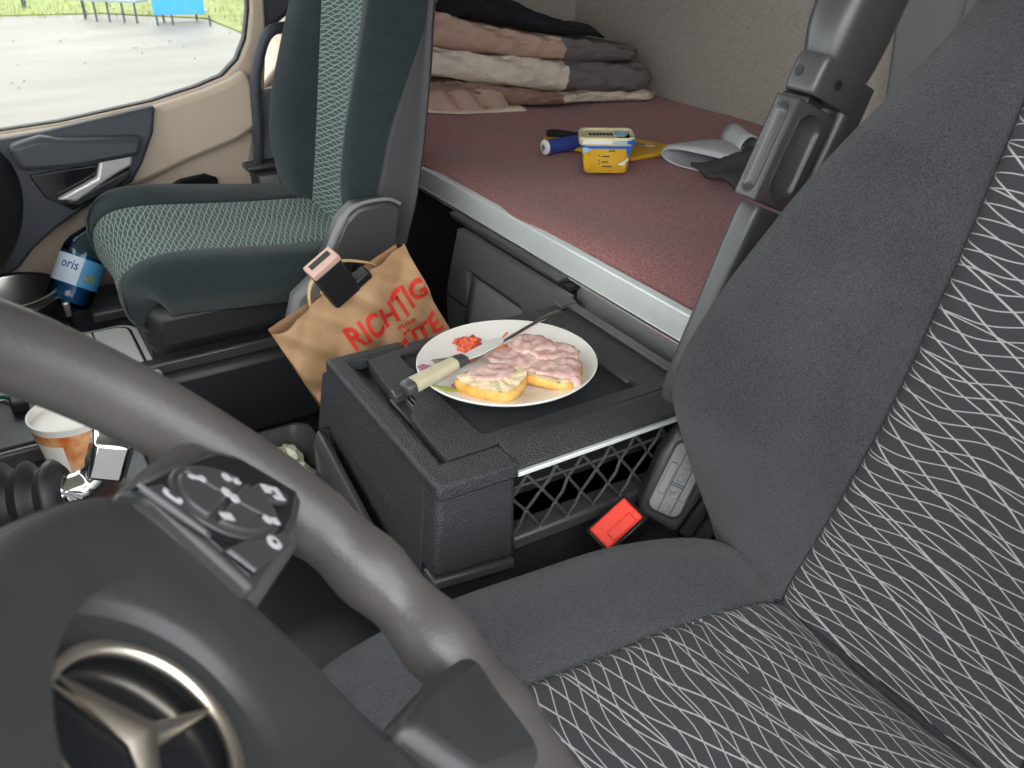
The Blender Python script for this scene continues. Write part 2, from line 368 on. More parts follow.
# passenger door: cream panel with the window opening
sill = [(-.8, .705), (.03, .734), (.15, .739), (.353, .762), (.461, .784), (.522, .803), (.562, .835), (.588, .88), (.605, .944), (.615, 1.05), (.64, 1.75), (-.8, 1.75)]
door = thing('door_1', (-.1, 2.23, .2), kind='structure')
outer = [(-.9, .2), (.50, .2), (.548, .45), (.60, .70), (.632, .88), (.645, 1.05), (.68, 1.80), (-.9, 1.80)]
def ring_prism(outer, inner, y0, y1):
    """slab in the x-z plane between an outline and a hole (lower part joined strip by strip)"""
    mb = MB()
    lowo = [p for p in outer]; N = 60
    def sample(poly):
        P = [Vector(p) for p in poly]+[Vector(poly[0])]; L = [0]
        for i in range(len(poly)): L.append(L[-1]+(P[i+1]-P[i]).length)
        return P, L
    # angular sampling about the opening's centre
    c = Vector((-.1, 1.2)); out = []
    def hit(poly, a):
        d = Vector((math.cos(a), math.sin(a))); best = None
        for i in range(len(poly)):
            p, q = Vector(poly[i])-c, Vector(poly[(i+1) % len(poly)])-c; e = q-p; den = d.x*e.y-d.y*e.x
            if abs(den) < 1e-9: continue
            s = (p.x*e.y-p.y*e.x)/den; u = (p.x*d.y-p.y*d.x)/den
            if s > 0 and -1e-6 <= u <= 1+1e-6 and (best is None or s > best): best = s
        return c+d*best
    angs = sorted(set([2*math.pi*k/N for k in range(N)]+[math.atan2(p[1]-c.y, p[0]-c.x) % (2*math.pi) for p in outer+inner]))
    O = [hit(outer, a) for a in angs]; I = [hit(inner, a) for a in angs]; G = []
    for a, b in zip(O, I): G.append([(a.x, y1, a.y), (a.x, y0, a.y), (b.x, y0, b.y), (b.x, y1, b.y)])
    mb.grid(G, cu=True, cv=True); return mb
ring_prism(outer, sill, 2.20, 2.26).build('door_panel', CREAM, door, bevel=.006, fix=True)
SILV = mat('silver_handle_paint', (.58, .58, .57), .3, metal=.3)
up = [(.52, .798), (.461, .782), (.353, .760), (.15, .737), (-.3, .72), (-.3, .40), (-.029, .425), (-.005, .456), (.04, .505), (.101, .554), (.2, .575), (.303, .598), (.40, .630), (.522, .662), (.575, .69), (.59, .74), (.562, .82)]
MB().prism(*xz(up, 2.16, 2.205)).build('arm_panel', CREAM, door, bevel=.012)
ins = [(-.3, .722), (.021, .732), (.106, .738), (.345, .768), (.33, .71), (.294, .646), (.263, .606), (.20, .585), (.145, .560), (.08, .525), (.03, .49), (-.005, .455), (-.049, .434), (-.3, .43)]
MB().prism(*xz(ins, 2.135, 2.165)).build('handle_surround', DPL, door, bevel=.008)
MB().prism(*xz([(.035, .725), (.10, .738), (.135, .728), (.30, .712), (.287, .672), (.15, .665), (.045, .672)], 2.095, 2.14)).build('arm_ledge', DPL, door, bevel=.012)
MB().prism(*xz([(.06, .655), (.27, .66), (.255, .625), (.20, .595), (.13, .565), (.08, .60)], 2.130, 2.1365)).build('handle_recess', PLB, door, bevel=.003)
MB().prism(*xz([(.100, .600), (.19, .636), (.205, .680), (.275, .682), (.266, .652), (.225, .635), (.14, .59)], 2.105, 2.128)).build('door_handle', SILV, door, bevel=.006)
MB().prism(*xz([(.115, .590), (.225, .632), (.262, .645), (.258, .625), (.21, .60), (.14, .578)], 2.108, 2.132)).build('handle_base', PLD, door, bevel=.005)
MB().prism(*xz([(.30, .50), (.326, .560), (.376, .583), (.436, .588), (.463, .575), (.470, .50)], 2.188, 2.2)).build('pocket_opening', PLB, door, bevel=.004)
MB().prism(*xz([(-.5, .2), (-.5, .44), (.0, .36), (.5, .36), (.5, .2)], 2.08, 2.2)).build('door_pocket', DPL, door, bevel=.02)
w = thing('window_1', (-.1, 2.235, .8), kind='structure')
ring_prism([(x*1.0+(.006 if x > 0 else 0), z-.006 if z < 1 else z+.006) for x, z in sill], [(x-.005 if x > .2 else x+.0, z+.003 if z < 1 else z-.004) for x, z in sill], 2.215, 2.24).build('seal', RUB, w, fix=True)
MB().prism(*xz(sill, 2.226, 2.231)).build('pane', GLASS, w, smooth=0)
rd = MB()
for i in range(120):
    x, z = random.uniform(-.1, .58), random.uniform(.78, 1.2); r = random.choice((.001, .0014, .0018, .0024))
    if z < .80+max(0, x-.3)*.25 : continue
    rd.lathe([(r, 0), (r*.8, r*.35), (.0001, r*.5)], 6, T(x, 2.231, z) @ rot('X', -90))
rd.build('raindrops', glass('drop', (.9, .93, .95), 1.0), w, kind='stuff')
g = MB().tube(cr_interp([(.70, 2.19, .905), (.663, 2.155, .908), (.628, 2.14, .905), (.603, 2.14, .875), (.578, 2.145, .80), (.570, 2.15, .70), (.562, 2.17, .60), (.556, 2.215, .56)], 6), .013, 12)
g.build('grab_handle', DPL, None, label='dark curved grab handle on the door pillar behind the passenger seat', cat='grab handle')
# belt anchor at the foot of the pillar
t = thing('belt_anchor', (.585, 2.12, .2), 'dark seat belt anchor bracket at the foot of the pillar beyond the passenger seat', 'belt anchor')
MB().prism(*xz([(.545, .60), (.60, .765), (.70, .78), (.70, .60)], 2.19, 2.215)).build('grey_guide', PLG, t, bevel=.006)
MB().box((.53, 2.15, .585), (.72, 2.21, .60)).build('ledge', PLM, t, bevel=.006)
MB().box((.545, 2.13, .2), (.72, 2.20, .585)).build('housing', PLD, t, bevel=.008)
MB().box((.55, 2.12, .556), (.66, 2.132, .578)).build('label_strip', PLG, t, bevel=.002)
for k, (x, z, r) in enumerate(((.552, .528, .014), (.572, .522, .020))): MB().lathe([(r, 0), (r, .02), (r*.6, .024), (r*.6, .012), (.001, .012)], 20, T(x, 2.13, z) @ rot('X', 90)).build('bolt', CHR if k == 0 else PLM, t)
MB().tube([(.60, 2.10, .57), (.575, 2.09, .47)], .006, 8).build('lever', PLG, t)
MB().tube([(.625, 2.10, .57), (.60, 2.09, .46)], .009, 8).build('strap', RUB, t)

# ------------------------------------------------------------------ dashboard (a structure: it carries the things in the front of the cab)
dash = thing('dashboard', (-.5, 1.2, .2), 'black dashboard end and centre tray left of the steering wheel', 'dashboard')
P = [[(-.9, y, .30) for y in (.62, 1.0, 1.5, 2.12)]]
prof = [(-.90, .90), (-.55, .88), (-.30, .83), (-.20, .74), (-.22, .60), (-.34, .45), (-.50, .25)]
G = []
for y, e in ((.60, 0), (1.0, 0), (1.5, 0), (1.9, .10), (2.05, .20), (2.13, .225)): G.append([(x+(e if -.4 < x else e*.3), y, z-(.06 if y > 1.8 else 0)) for x, z in cr_interp(prof, 5)])
mb = MB().grid(np.array(G), flip=True); 
mb.build('main_body', PLD, dash, thick=.02)
MB().box((-.33, .86, .475), (.085, 1.235, .490)).build('centre_tray', PLD, dash, bevel=.006)
MB().box((-.33, .88, .20), (.02, 1.215, .475)).build('tray_support', RUB, dash, bevel=.01)
for y in (.862, 1.222): MB().box((-.33, y, .488), (.085, y+.012, .515)).build('tray_edge', PLM, dash, bevel=.004)
MB().tube([(-.20, 1.21, .52), (-.03, 1.03, .515)], .004, 8).build('tray_rail', PLG, dash)

# ------------------------------------------------------------------ berth: base, aluminium edge, drawer; mattress under a fleece sheet
b = thing('berth', (1.28, 1.1, .2), 'dark sleeping berth with aluminium front edge across the back of the cab', 'berth')
MB().box((.90, -.235, .2), (1.715, 2.495, .56)).build('base', PLD, b, bevel=.01)
MB().box((.845, -.235, .56), (1.715, 2.495, .60)).build('deck', PLD, b, bevel=.004)
MB().prism([(.815, .652), (.829, .655), (.845, .62), (.845, .588), (.822, .592), (.8185, .600)], -.235, 2.495, Matrix(((1, 0, 0, 0), (0, 0, 1, 0), (0, 1, 0, 0), (0, 0, 0, 1)))).build('edge_rail', ALU, b, bevel=.002, fix=True)
MB().box((.8165, -.235, .600), (.8185, 2.495, .6035)).build('rail_lip', STEEL, b)
MB().box((.828, .55, .535), (.86, 1.175, .592)).build('rail_panel', PLG, b, bevel=.008)
# drawer
DRW = mat('charcoal_drawer_plastic', (.115, .118, .124), .45, bs=.1, bscale=500)
dr = MB(); dr.box((.800, 1.14, .24), (.90, 1.575, .560)); dr.build('drawer', PLM, b, bevel=.012)
def panel_hole(outer, inner, x0, x1):
    """slab across the cab (in y-z) with a hole"""
    c = Vector((sum(p[0] for p in inner)/len(inner), sum(p[1] for p in inner)/len(inner)))
    def hit(poly, a):
        dd = Vector((math.cos(a), math.sin(a))); best = None
        for i in range(len(poly)):
            p, q = Vector(poly[i])-c, Vector(poly[(i+1) % len(poly)])-c; e = q-p; den = dd.x*e.y-dd.y*e.x
            if abs(den) < 1e-9: continue
            s = (p.x*e.y-p.y*e.x)/den; u = (p.x*dd.y-p.y*dd.x)/den
            if s > 0 and -1e-6 <= u <= 1+1e-6 and (best is None or s > best): best = s
        return c+dd*best
    A = sorted(set([2*math.pi*k/24 for k in range(24)]+[math.atan2(p[1]-c.y, p[0]-c.x) % (2*math.pi) for p in outer+inner])); G = []
    for a in A:
        o, i = hit(outer, a), hit(inner, a); G.append([(x1, *o), (x0, *o), (x0, *i), (x1, *i)])
    return MB().grid(np.array(G), cu=True, cv=True)
panel_hole([(1.14, .24), (1.598, .24), (1.604, .42), (1.575, .50), (1.540, .584), (1.14, .584)], rrect(1.285, .37, 1.508, .510, .012), .786, .802).build('drawer_front', DRW, b, bevel=.003, fix=True)
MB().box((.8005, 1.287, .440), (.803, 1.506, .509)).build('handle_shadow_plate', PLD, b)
hp = MB(); G = []
for y in np.linspace(1.287, 1.506, 8): G.append([(.8015, y, .490), (.797, y, .47), (.788, y, .435), (.780, y, .40), (.786, y, .372)])
hp.grid(np.array(G), flip=True).build('drawer_handle', PLG, b, thick=.004)
MB().box((.7845, 1.14, .4175), (.7865, 1.285, .4205)).build('drawer_seam', RUB, b); MB().box((.7845, 1.508, .4175), (.7865, 1.60, .4205)).build('drawer_seam', RUB, b)
MB().box((.806, 1.16, .583), (.845, 1.60, .590)).build('drawer_gap', RUB, b)
MB().box((.797, 1.185, .589), (.842, 1.60, .601)).build('drawer_trim', PLM, b, bevel=.004)
# mattress
n, m_ = 60, 110; G = np.zeros((n, m_, 3))
xs = np.linspace(.827, 1.715, n); ys = np.linspace(-.235, 2.495, m_)
for i, x in enumerate(xs):
    for j, y in enumerate(ys):
        z = .662+.006*math.sin(x*9+1)*math.sin(y*5)+.004*math.sin(x*23+y*11)-.010*max(0, (1-(x-.827)/.05))**2
        G[i, j] = (x + (.006*math.sin(y*13)+.003*math.sin(y*31) if i == 0 else 0), y, z)
mb = MB().grid(G, flip=True)
P = [G[0], G[0]-[0, 0, .05]]; mb.grid(np.array([G[0]-[0, 0, .055], G[0]]), flip=True)
mb.grid(np.array([G[-1]-[0, 0, .055], G[-1]])); mb.grid(np.array([G[:, 0]-[0, 0, .055], G[:, 0]])); mb.grid(np.array([G[:, -1]-[0, 0, .055], G[:, -1]]), flip=True)
mb.build('mattress', MAROON, None, label='berth mattress covered with a maroon fleece sheet', cat='mattress', fix=True, smooth=60)
# ------------------------------------------------------------------ seats
def pad_grid(path, cols_at, sgn, ks=6, kc=5):
    """path [(x,z)] along the pad; cols_at(s, i) -> [(y, offset along the pad's outward normal)] ; returns interpolated grid + uv"""
    P = np.array(path, float); N = []
    for i in range(len(P)):
        t = P[min(i+1, len(P)-1)]-P[max(i-1, 0)]; t /= np.linalg.norm(t); N.append((sgn*-t[1], sgn*t[0]))
    G = []
    for i in range(len(P)):
        G.append([(P[i][0]+N[i][0]*o, y, P[i][1]+N[i][1]*o) for y, o in cols_at(i)])
    G = np.array(G)
    G = cr_interp(G, ks)
    G = cr_interp(G.transpose(1, 0, 2), kc).transpose(1, 0, 2)
    du = np.linalg.norm(np.diff(G, axis=1), axis=2).mean(0); dv = np.linalg.norm(np.diff(G, axis=0), axis=2).mean(1)
    u = np.concatenate([[0], np.cumsum(du)]); v = np.concatenate([[0], np.cumsum(dv)])
    UV = np.stack(np.meshgrid(u, v), -1)
    return G, UV
def pad_part(name, G, UV, c0, c1, m, parent, r0=0, r1=None, flip=False, label=None, thick=.004):
    r1 = r1 or len(G)-1
    return MB().grid(G[r0:r1+1, c0:c1+1], uv=UV[r0:r1+1, c0:c1+1], flip=flip).build(name, m, parent, smooth=60, label=label, thick=thick)

# ---- driver seat (right foreground)
ds = thing('driver_seat', (.45, .35, 0), 'nearest seat, charcoal velour with pale woven lattice lines, right foreground', 'seat')
YC = .35
path = [(.735, .425), (.680, .462), (.625, .492), (.52, .499), (.40, .500), (.30, .502), (.21, .500), (.15, .490), (.115, .455), (.112, .41), (.13, .37)]
def colsD(i):
    h = [.010, .014, .022, .030, .034, .036, .034, .030, .024, .018, .012][i]; hw = [.20, .215, .262, .295, .305, .308, .305, .295, .275, .26, .25][i]; sw = [.13, .137, .150, .165, .172, .178, .182, .185, .185, .185, .185][i]
    R = [(sw-.05, -.002), (sw-.012, 0), (sw, -.006), (sw+.010, .004), (sw+.045, h*.75), (hw-.05, h), (hw-.018, h*.75), (hw, h*.1-.02), (hw+.002, -.06), (hw-.01, -.11)]
    L = [(YC-a, o) for a, o in R][::-1]; return L+[(YC, -.008)]+[(YC+a, o) for a, o in R]
G, UV = pad_grid(path, colsD, -1)
K = 5; iL, iR = 7*K, 13*K
pad_part('cushion_bolster', G, UV, 0, iL, VEL, ds); pad_part('cushion_bolster', G, UV, iR, 20*K, VEL, ds)
rs = int(2.9*6)
G2 = G.copy()
for k, dz in ((-2, .0006), (-1, .002), (0, .005), (1, .002), (2, .0006)): G2[rs+k, iL+3:iR-2, 2] -= dz
pad_part('cushion_insert', G2, UV, iL, iR, PATD, ds, 0, rs, thick=0)
MB().tube([(.649, y, .4815+.002*abs(y-YC)) for y in np.linspace(YC-.20, YC+.20, 12)], .0035, 8).build('crease_shade', BLACKC, ds)  # black tube added as the shadow gap where cushion meets backrest
UV2 = UV.copy(); UV2[..., 0] += .037; UV2[..., 1] *= .93
pad_part('cushion_insert', G2, UV2, iL, iR, PATD, ds, rs, thick=0)
MB().box((.16, YC-.27, .30), (.66, YC+.27, .395)).build('pan', PLD, ds, bevel=.03)
MB().box((.20, YC-.2, 0), (.62, YC+.2, .31)).build('pedestal', RUB, ds, bevel=.03)
# backrest
zs = [.43, .50, .56, .62, .674, .729, .80, .865, .919, .968, 1.041, 1.11, 1.25, 1.42]
px = np.interp(zs, [.43, .513, .618, .718, .812, .901, 1.037, 1.25, 1.45], [.640, .658, .687, .712, .736, .759, .802, .870, .93])
sy = np.interp(zs, [.5, .618, .718, .812, .901, 1.037, 1.4], [.492, .475, .462, .457, .455, .460, .47])-YC
cy = np.interp(zs, [.43, .541, .62, .674, .729, .80, .865, .919, .968, 1.041, 1.103, 1.25, 1.45], [.600, .640, .646, .648, .642, .632, .618, .605, .59, .572, .555, .535, .53])-YC
co = np.interp(zs, [.43, .50, .541, .62, .674, .729, .80, .865, .919, .968, 1.041, 1.103, 1.25, 1.45], [-.03, -.006, .020, .080, .113, .118, .10, .08, .062, .045, .008, -.015, -.02, -.02])
def colsB(i):
    s, c, o = sy[i], cy[i], co[i]
    R = [(s*.55, -.002), (s-.012, .002), (s, -.007), (s+.008, .004), (s+(c-s)*.45, o*.55+.008), (s+(c-s)*.82, o*.93+.004), (c, o-.008), (c+.006, o-.04), (c-.004, min(o-.07, -.045)), (c-.03, -.09)]
    return [(YC-a, q) for a, q in R][::-1]+[(YC, -.006)]+[(YC+a, q) for a, q in R]
G, UV = pad_grid(list(zip(px, zs)), colsB, 1)
pad_part('backrest_bolster', G, UV, 0, iL, VEL, ds); pad_part('backrest_bolster', G, UV, iR, 20*K, VEL, ds)
UV2 = UV.copy(); UV2[..., 1] *= 1.0
pad_part('backrest_insert', G, UV2, iL, iR, PATD, ds)
bs = MB(); bs.grid(np.array([G[:, 0], G[:, 0]+[.025, .06, 0], G[:, -1]+[.025, -.06, 0], G[:, -1]]).transpose(1, 0, 2), flip=True); bs.build('backrest_shell', VELS, ds, thick=.006)

# folded-up armrest
A = Vector((.415, 0, .91)).normalized(); B = Vector((A.z, 0, -A.x)); Yv = Vector((0, 1, 0))
def AM(s, d, y): return Vector((.668, 0, .660)) + A*s + B*d + Yv*y
def arm_loft(rows, seg=6, closed_caps=True):
    """rows: (s, d_front, d_back, y0, y1, r)"""
    G = []
    for s, d0, d1, y0, y1, r in rows: G.append([AM(s, d, y) for d, y in rrect(d0, y0, d1, y1, r, seg)])
    G = np.array([[tuple(p) for p in row] for row in G]); G = cr_interp(G, 4)
    mb = MB().grid(G, cv=True); n, m = G.shape[:2]
    mb.add(G[0], [tuple(range(m))]); mb.add(G[-1], [tuple(range(m))]); return mb
Y0, Y1 = .703, .742
arm_loft([(.395, .000, .075, Y0, Y1+.006, .018), (.41, -.010, .082, Y0-.003, Y1+.012, .022), (.45, -.016, .085, Y0-.006, Y1+.022, .026), (.52, -.014, .086, Y0-.006, Y1+.025, .028), (.62, -.010, .086, Y0-.005, Y1+.02, .026), (.72, .01, .085, Y0, Y1+.01, .03)]).build('armrest_pad', PLM, ds, fix=True)
arm_loft([(.02, .046, .064, Y0+.002, Y1-.004, .008), (.12, .050, .074, Y0, Y1-.004, .010), (.22, .052, .088, Y0-.002, Y1-.004, .012), (.32, .054, .096, Y0-.003, Y1-.002, .014), (.40, .05, .094, Y0-.003, Y1-.002, .014)]).build('armrest_beam', PLM, ds, fix=True)
arm_loft([(-.03, .0, .046, Y0+.004, Y1-.002, .014), (.0, -.006, .048, Y0+.002, Y1, .015), (.10, -.010, .048, Y0+.002, Y1, .014), (.21, -.012, .048, Y0+.002, Y1, .012), (.230, -.010, .046, Y0+.004, Y1-.002, .012)]).build('armrest_arm', PLM, ds, fix=True)
arm_loft([(.362, -.016, .066, Y0-.004, Y1+.001, .010), (.368, -.018, .068, Y0-.005, Y1+.002, .010), (.396, -.018, .068, Y0-.005, Y1+.002, .010), (.405, -.016, .064, Y0-.004, Y1+.001, .010)]).build('armrest_collar', PLM, ds, fix=True)
# grip with two long grooves
def cap_sdf(p, a, b, r): 
    t = max(a, min(b, p[0])); return math.hypot(p[0]-t, p[1])-r
def groove_face(s0, s1, w0, w1, place, depth, r, cap0, cap1):
    G = []; ns, nw = 90, 40; wc = (w0+w1)/2
    for i in range(ns+1):
        row = []
        for j in range(nw+1):
            s = s0+(s1-s0)*i/ns; w = w0+(w1-w0)*j/nw; q = cap_sdf((s, w-wc), cap0, cap1, r)
            h = 0
            if abs(q) < .002: h = .0012*(1-(q/.002)**2)
            if q < 0: h -= depth*min(1, (-q)/(r*.75))**.7 
            edge = min(w-w0, w1-w, s-s0, s1-s); h -= max(0, .004-edge)**2*60
            row.append(tuple(place(s, w, h)))
        G.append(row)
    return np.array(G)
gp = MB()
gp.grid(groove_face(.234, .354, .707, .740, lambda s, w, h: AM(s, -.022-h, w), .006, .0105, .252, .336))
gp.grid(groove_face(.234, .354, -.022, .048, lambda s, w, h: AM(s, w, .707-h), .011, .021, .264, .324), flip=True)
Gb = np.array([[tuple(AM(s, d, y)) for d, y in ((-.022, .740), (.048, .740), (.048, .707))] for s in (.234, .354)])
gp.grid(Gb, flip=True)
for s in (.234, .354): gp.add([AM(s, -.022, .707), AM(s, .048, .707), AM(s, .048, .740), AM(s, -.022, .740)], [(0, 1, 2, 3)])
gp.build('armrest_grip', PLM, ds, fix=True, smooth=50)
MB().box((0, 0, 0), (.012, .04, .03), frame_mat(AM(.350, -.005, .710), A, Yv, B)).build('grip_neck', PLD, ds, bevel=.003)
for s, d, y, nrm in ((.383, -.0186, .728, -1), (.383, .018, .6976, 0), (.165, .022, .7047, 0), (.120, .026, .7047, 0)):
    Mx = along(AM(s, d, y), AM(s, d, y)+(-B if nrm else -Yv)); MB().lathe([(.0001, .0008), (.006, .0008), (.006, -.002), (.0001, -.002)], 16, Mx).build('screw_hole', RUB, ds)

# seat control panel between seat and console
cp_u = Vector((.80, 0, -.60)); 
def CP(a, b, c=0):    # a along the panel's length (down-left to up-right), b across, c out of its face
    o = Vector((.672, .703, .490)); L = Vector((.46, .0, .89)).normalized(); Wd = Vector((.66, -.60, -.34)); Wd = (Wd-L*Wd.dot(L)).normalized(); Nn = L.cross(Wd); Nn = Nn if Nn.dot(Vector((-.3, -.7, .6))) > 0 else -Nn
    return o+L*a+Wd*b+Nn*c
o0 = CP(0, 0); ML = frame_mat(o0, CP(1, 0)-o0, CP(0, 1)-o0, CP(0, 0, 1)-o0) @ Matrix.Diagonal((.84, .84, .84, 1))
MB().prism([(-.055, -.042), (-.058, .0), (-.062, .030), (.09, .052), (.10, -.040), (.05, -.050)], -.07, 0, ML).build('control_housing', PLM, ds, bevel=.010, seg=3, fix=True)
MB().prism(rrect(-.036, -.034, .085, .020, .014), 0, .004, ML).build('control_plate', PLG, ds, bevel=.002, fix=True)
MB().prism(rrect(-.04, -.038, .09, .024, .016), -.001, .0015, ML).build('control_plate_rim', RUB, ds, fix=True)
for k, (a, b) in enumerate(((-.024, -.006), (.002, -.006), (.030, -.006), (.052, -.006))):
    MB().lathe([(.0078, .003), (.0078, .006), (.0066, .006), (.0062, .0044), (.0045, .0044), (.004, .0052), (.0001, .0052)], 20, ML @ T(a, b, 0)).build('round_button', PLG if k != 1 else STEEL, ds)
for b0, b1 in ((-.031, -.018), (.006, .018)):
    MB().prism(rrect(-.006, b0, .05, b1, .005), .003, .007, ML).build('rocker_button', PLG, ds, bevel=.0015, fix=True)
for a in (.014, .018): MB().box((a, -.016, .0035), (a+.0015, .004, .0048), ML).build('divider_mark', RUB, ds)
for b in (-.0165, .0045): MB().box((-.034, b, .0035), (.083, b+.0012, .0046), ML).build('divider_mark', RUB, ds)
MB().prism([(-.062, .034), (-.066, .060), (.07, .075), (.09, .056)], -.10, -.012, ML).build('lever_plate', PLD, ds, bevel=.006, fix=True)
MB().tube([tuple(CP(-.085, .062, -.05)), tuple(CP(-.04, .066, -.035)), tuple(CP(.05, .085, -.03))], [.016, .015, .010], 12).build('lever', PLM, ds)
MB().lathe([(.008, 0), (.008, .004), (.0001, .005)], 14, ML @ T(.012, .052, -.011)).build('indicator_dot', PLG, ds)
# red seat belt buckle on its stalk
def frm(o, x, n):
    x = Vector(x).normalized(); n = Vector(n); n = (n-x*n.dot(x)).normalized(); return frame_mat(o, x, n.cross(x), n)
MB2 = frm((.577, .705, .478), (.78, .0, .45), (-.40, -.45, .80))
MB().box((-.034, -.021, -.085), (.034, .021, -.004), MB2).build('buckle_body', RUB, ds, bevel=.005)
MB().box((-.035, -.022, -.006), (.035, .022, .001), MB2).build('buckle_rim', PLB, ds, bevel=.002)
MB().box((-.031, -.017, 0), (.031, .019, .0055), MB2).build('buckle_button', RED, ds, bevel=.003, label='red release button of the belt buckle')
MB().box((-.018, -.015, .004), (.022, .000, .0075), MB2).build('buckle_press', RED, ds, bevel=.002)
MB().tube([tuple(MB2 @ Vector((0, 0, -.08))), (.62, .69, .36), (.62, .66, .33)], .012, 10).build('buckle_stalk', RUB, ds)
# ---- passenger seat
ps = thing('passenger_seat', (.4, 1.755, .2), 'far seat in grey velour tinted teal for the window light, with pale wavy lines, against the passenger door', 'seat')
YP = 1.755
path = [(.66, .570), (.56, .583), (.47, .590), (.36, .602), (.25, .614), (.19, .612), (.155, .594), (.140, .560), (.146, .520), (.175, .49)]
def colsP(i):
    h = [.012, .016, .020, .024, .028, .026, .018, .006, .0, .0][i]; hw = [.235, .245, .252, .256, .255, .248, .225, .200, .19, .18][i]; sw = [.15, .155, .16, .165, .17, .172, .172, .17, .165, .16][i]
    R = [(sw-.06, 0), (sw-.012, .001), (sw, -.005), (sw+.010, .004), (sw+.035, h*.8), (hw-.03, h), (hw-.008, h*.55), (hw, -.015), (hw-.004, -.05), (hw-.03, -.085)]
    return [(YP-a, q) for a, q in R][::-1]+[(YP, -.006)]+[(YP+a, q) for a, q in R]
G, UV = pad_grid(path, colsP, -1)
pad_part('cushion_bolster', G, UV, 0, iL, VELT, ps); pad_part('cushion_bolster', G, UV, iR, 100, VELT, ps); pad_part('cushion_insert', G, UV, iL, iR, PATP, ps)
MB().box((.16, 1.545, .44), (.62, 1.965, .545)).build('pan', RUB, ps, bevel=.03)
for y in (1.60, 1.90): MB().box((.10, y, .385), (.62, y+.03, .41)).build('slide_rail', PLM, ps, bevel=.005)
MB().box((.17, 1.62, .40), (.60, 1.91, .45)).build('lift_frame', RUB, ps)
MB().box((.12, 1.59, .2), (.64, 1.92, .385)).build('pedestal', PLD, ps, bevel=.02)
MB().box((.40, 1.555, .43), (.42, 1.57, .53)).build('lever', PLG, ps, bevel=.004)
zs = [.50, .55, .61, .68, .74, .81, .90, .99, 1.10, 1.25, 1.38]
px = np.interp(zs, [.50, .55, .68, .80, .99, 1.2, 1.4], [.575, .592, .615, .634, .664, .70, .74])
crst = np.interp(zs, [.5, .55, .65, .72, .80, .90, 1.0, 1.2, 1.4], [-.01, .02, .065, .072, .068, .052, .035, .015, .0])
cyw = np.interp(zs, [.5, .6, .7, .85, 1.0, 1.4], [.185, .205, .218, .215, .20, .185]); oyw = cyw+np.interp(zs, [.5, .7, 1.0, 1.4], [.02, .032, .04, .03])
rear = np.interp(zs, [.5, .68, .81, .92, 1.0, 1.4], [.03, .022, .004, -.03, -.055, -.06]); sw_ = np.interp(zs, [.5, .7, 1.0, 1.4], [.125, .122, .120, .115])
def colsQ(i):
    s, c, o, k, r = sw_[i], cyw[i], crst[i], oyw[i], rear[i]
    R = [(s*.55, 0), (s-.012, .004), (s, -.004), (s+.010, .006), (s+(c-s)*.5, o*.6+.006), (c-.008, o), (c+.006, o*.97), ((c+k)/2+.002, (o+r)/2+.012), (k-.002, r+.006), (k, r-.004)]
    return [(YP-a, q) for a, q in R][::-1]+[(YP, -.004)]+[(YP+a, q) for a, q in R]
G, UV = pad_grid(list(zip(px, zs)), colsQ, 1)
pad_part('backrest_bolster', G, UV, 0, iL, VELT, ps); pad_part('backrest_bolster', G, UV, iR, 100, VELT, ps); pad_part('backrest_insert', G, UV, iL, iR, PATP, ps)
# grey shell wrapped round the back
t_ = np.linspace(0, 1, len(G)); zz = G[:, 50, 2]; bx0 = G[:, 50, 0]
def shell_cols(i):
    off = .062+.012*min(1, max(0, (zz[i]-.6)*3)); a, b_ = G[i, 0], G[i, -1]
    return [a+[0, .002, 0], (bx0[i]+off*.75, a[1]+.004, zz[i]-.01), (bx0[i]+off, a[1]+.02, zz[i]-.015), (bx0[i]+off+.02, YP, zz[i]-.02), (bx0[i]+off, b_[1]-.02, zz[i]-.015), (bx0[i]+off*.75, b_[1]-.004, zz[i]-.01), b_+[0, -.002, 0]]
S = np.array([[tuple(map(float, p)) for p in shell_cols(i)] for i in range(0, len(G), 3)])
S = cr_interp(S.transpose(1, 0, 2), 4).transpose(1, 0, 2)
MB().grid(S, flip=True).build('backrest_shell', VELS, ps, smooth=60, thick=.004)
# recliner cover with a pale front edge
MB().prism(*xz([(.455, .52), (.478, .605), (.515, .672), (.545, .694), (.60, .696), (.632, .680), (.622, .60), (.60, .49), (.50, .48)], 1.462, 1.515)).build('recliner_cover', PLM, ps, bevel=.012, seg=3)
MB().tube(cr_interp([(.470, 1.468, .57), (.480, 1.464, .610), (.516, 1.462, .674), (.546, 1.462, .696), (.602, 1.463, .698), (.630, 1.466, .684)], 5), [.008]*11+[.0055]*5+[.004]*10, 10).build('cover_edge', PLG, ps)
MB().prism(*xz([(.395, .50), (.41, .545), (.45, .575), (.52, .575), (.52, .45), (.40, .44)], 1.462, 1.50)).build('hinge_bracket', PLG, ps, bevel=.012)
# buckle carrying the bag handles
Mb = frm((.415, 1.292, .667), (.85, .05, .50), (-.42, -.25, .86))
MB().box((-.027, -.014, -.085), (.027, .014, -.002), Mb).build('buckle_body', RUB, ps, bevel=.005)
MB().box((-.028, -.016, -.004), (.028, .016, .010), Mb).build('buckle_button', PINKB, ps, bevel=.003, label='faded pink release button of the belt buckle')
MB().box((-.020, -.004, .0095), (.020, .008, .0108), Mb).build('buckle_slot', RUB, ps)
MB().tube([tuple(Mb @ Vector((0, 0, -.08))), (.475, 1.36, .632), (.53, 1.44, .585), (.56, 1.49, .50)], .013, 10).build('buckle_stalk', RUB, ps)
MB().box((.008, -.012, -.084), (.055, .012, -.066), Mb).build('buckle_sleeve', RUB, ps, bevel=.004)

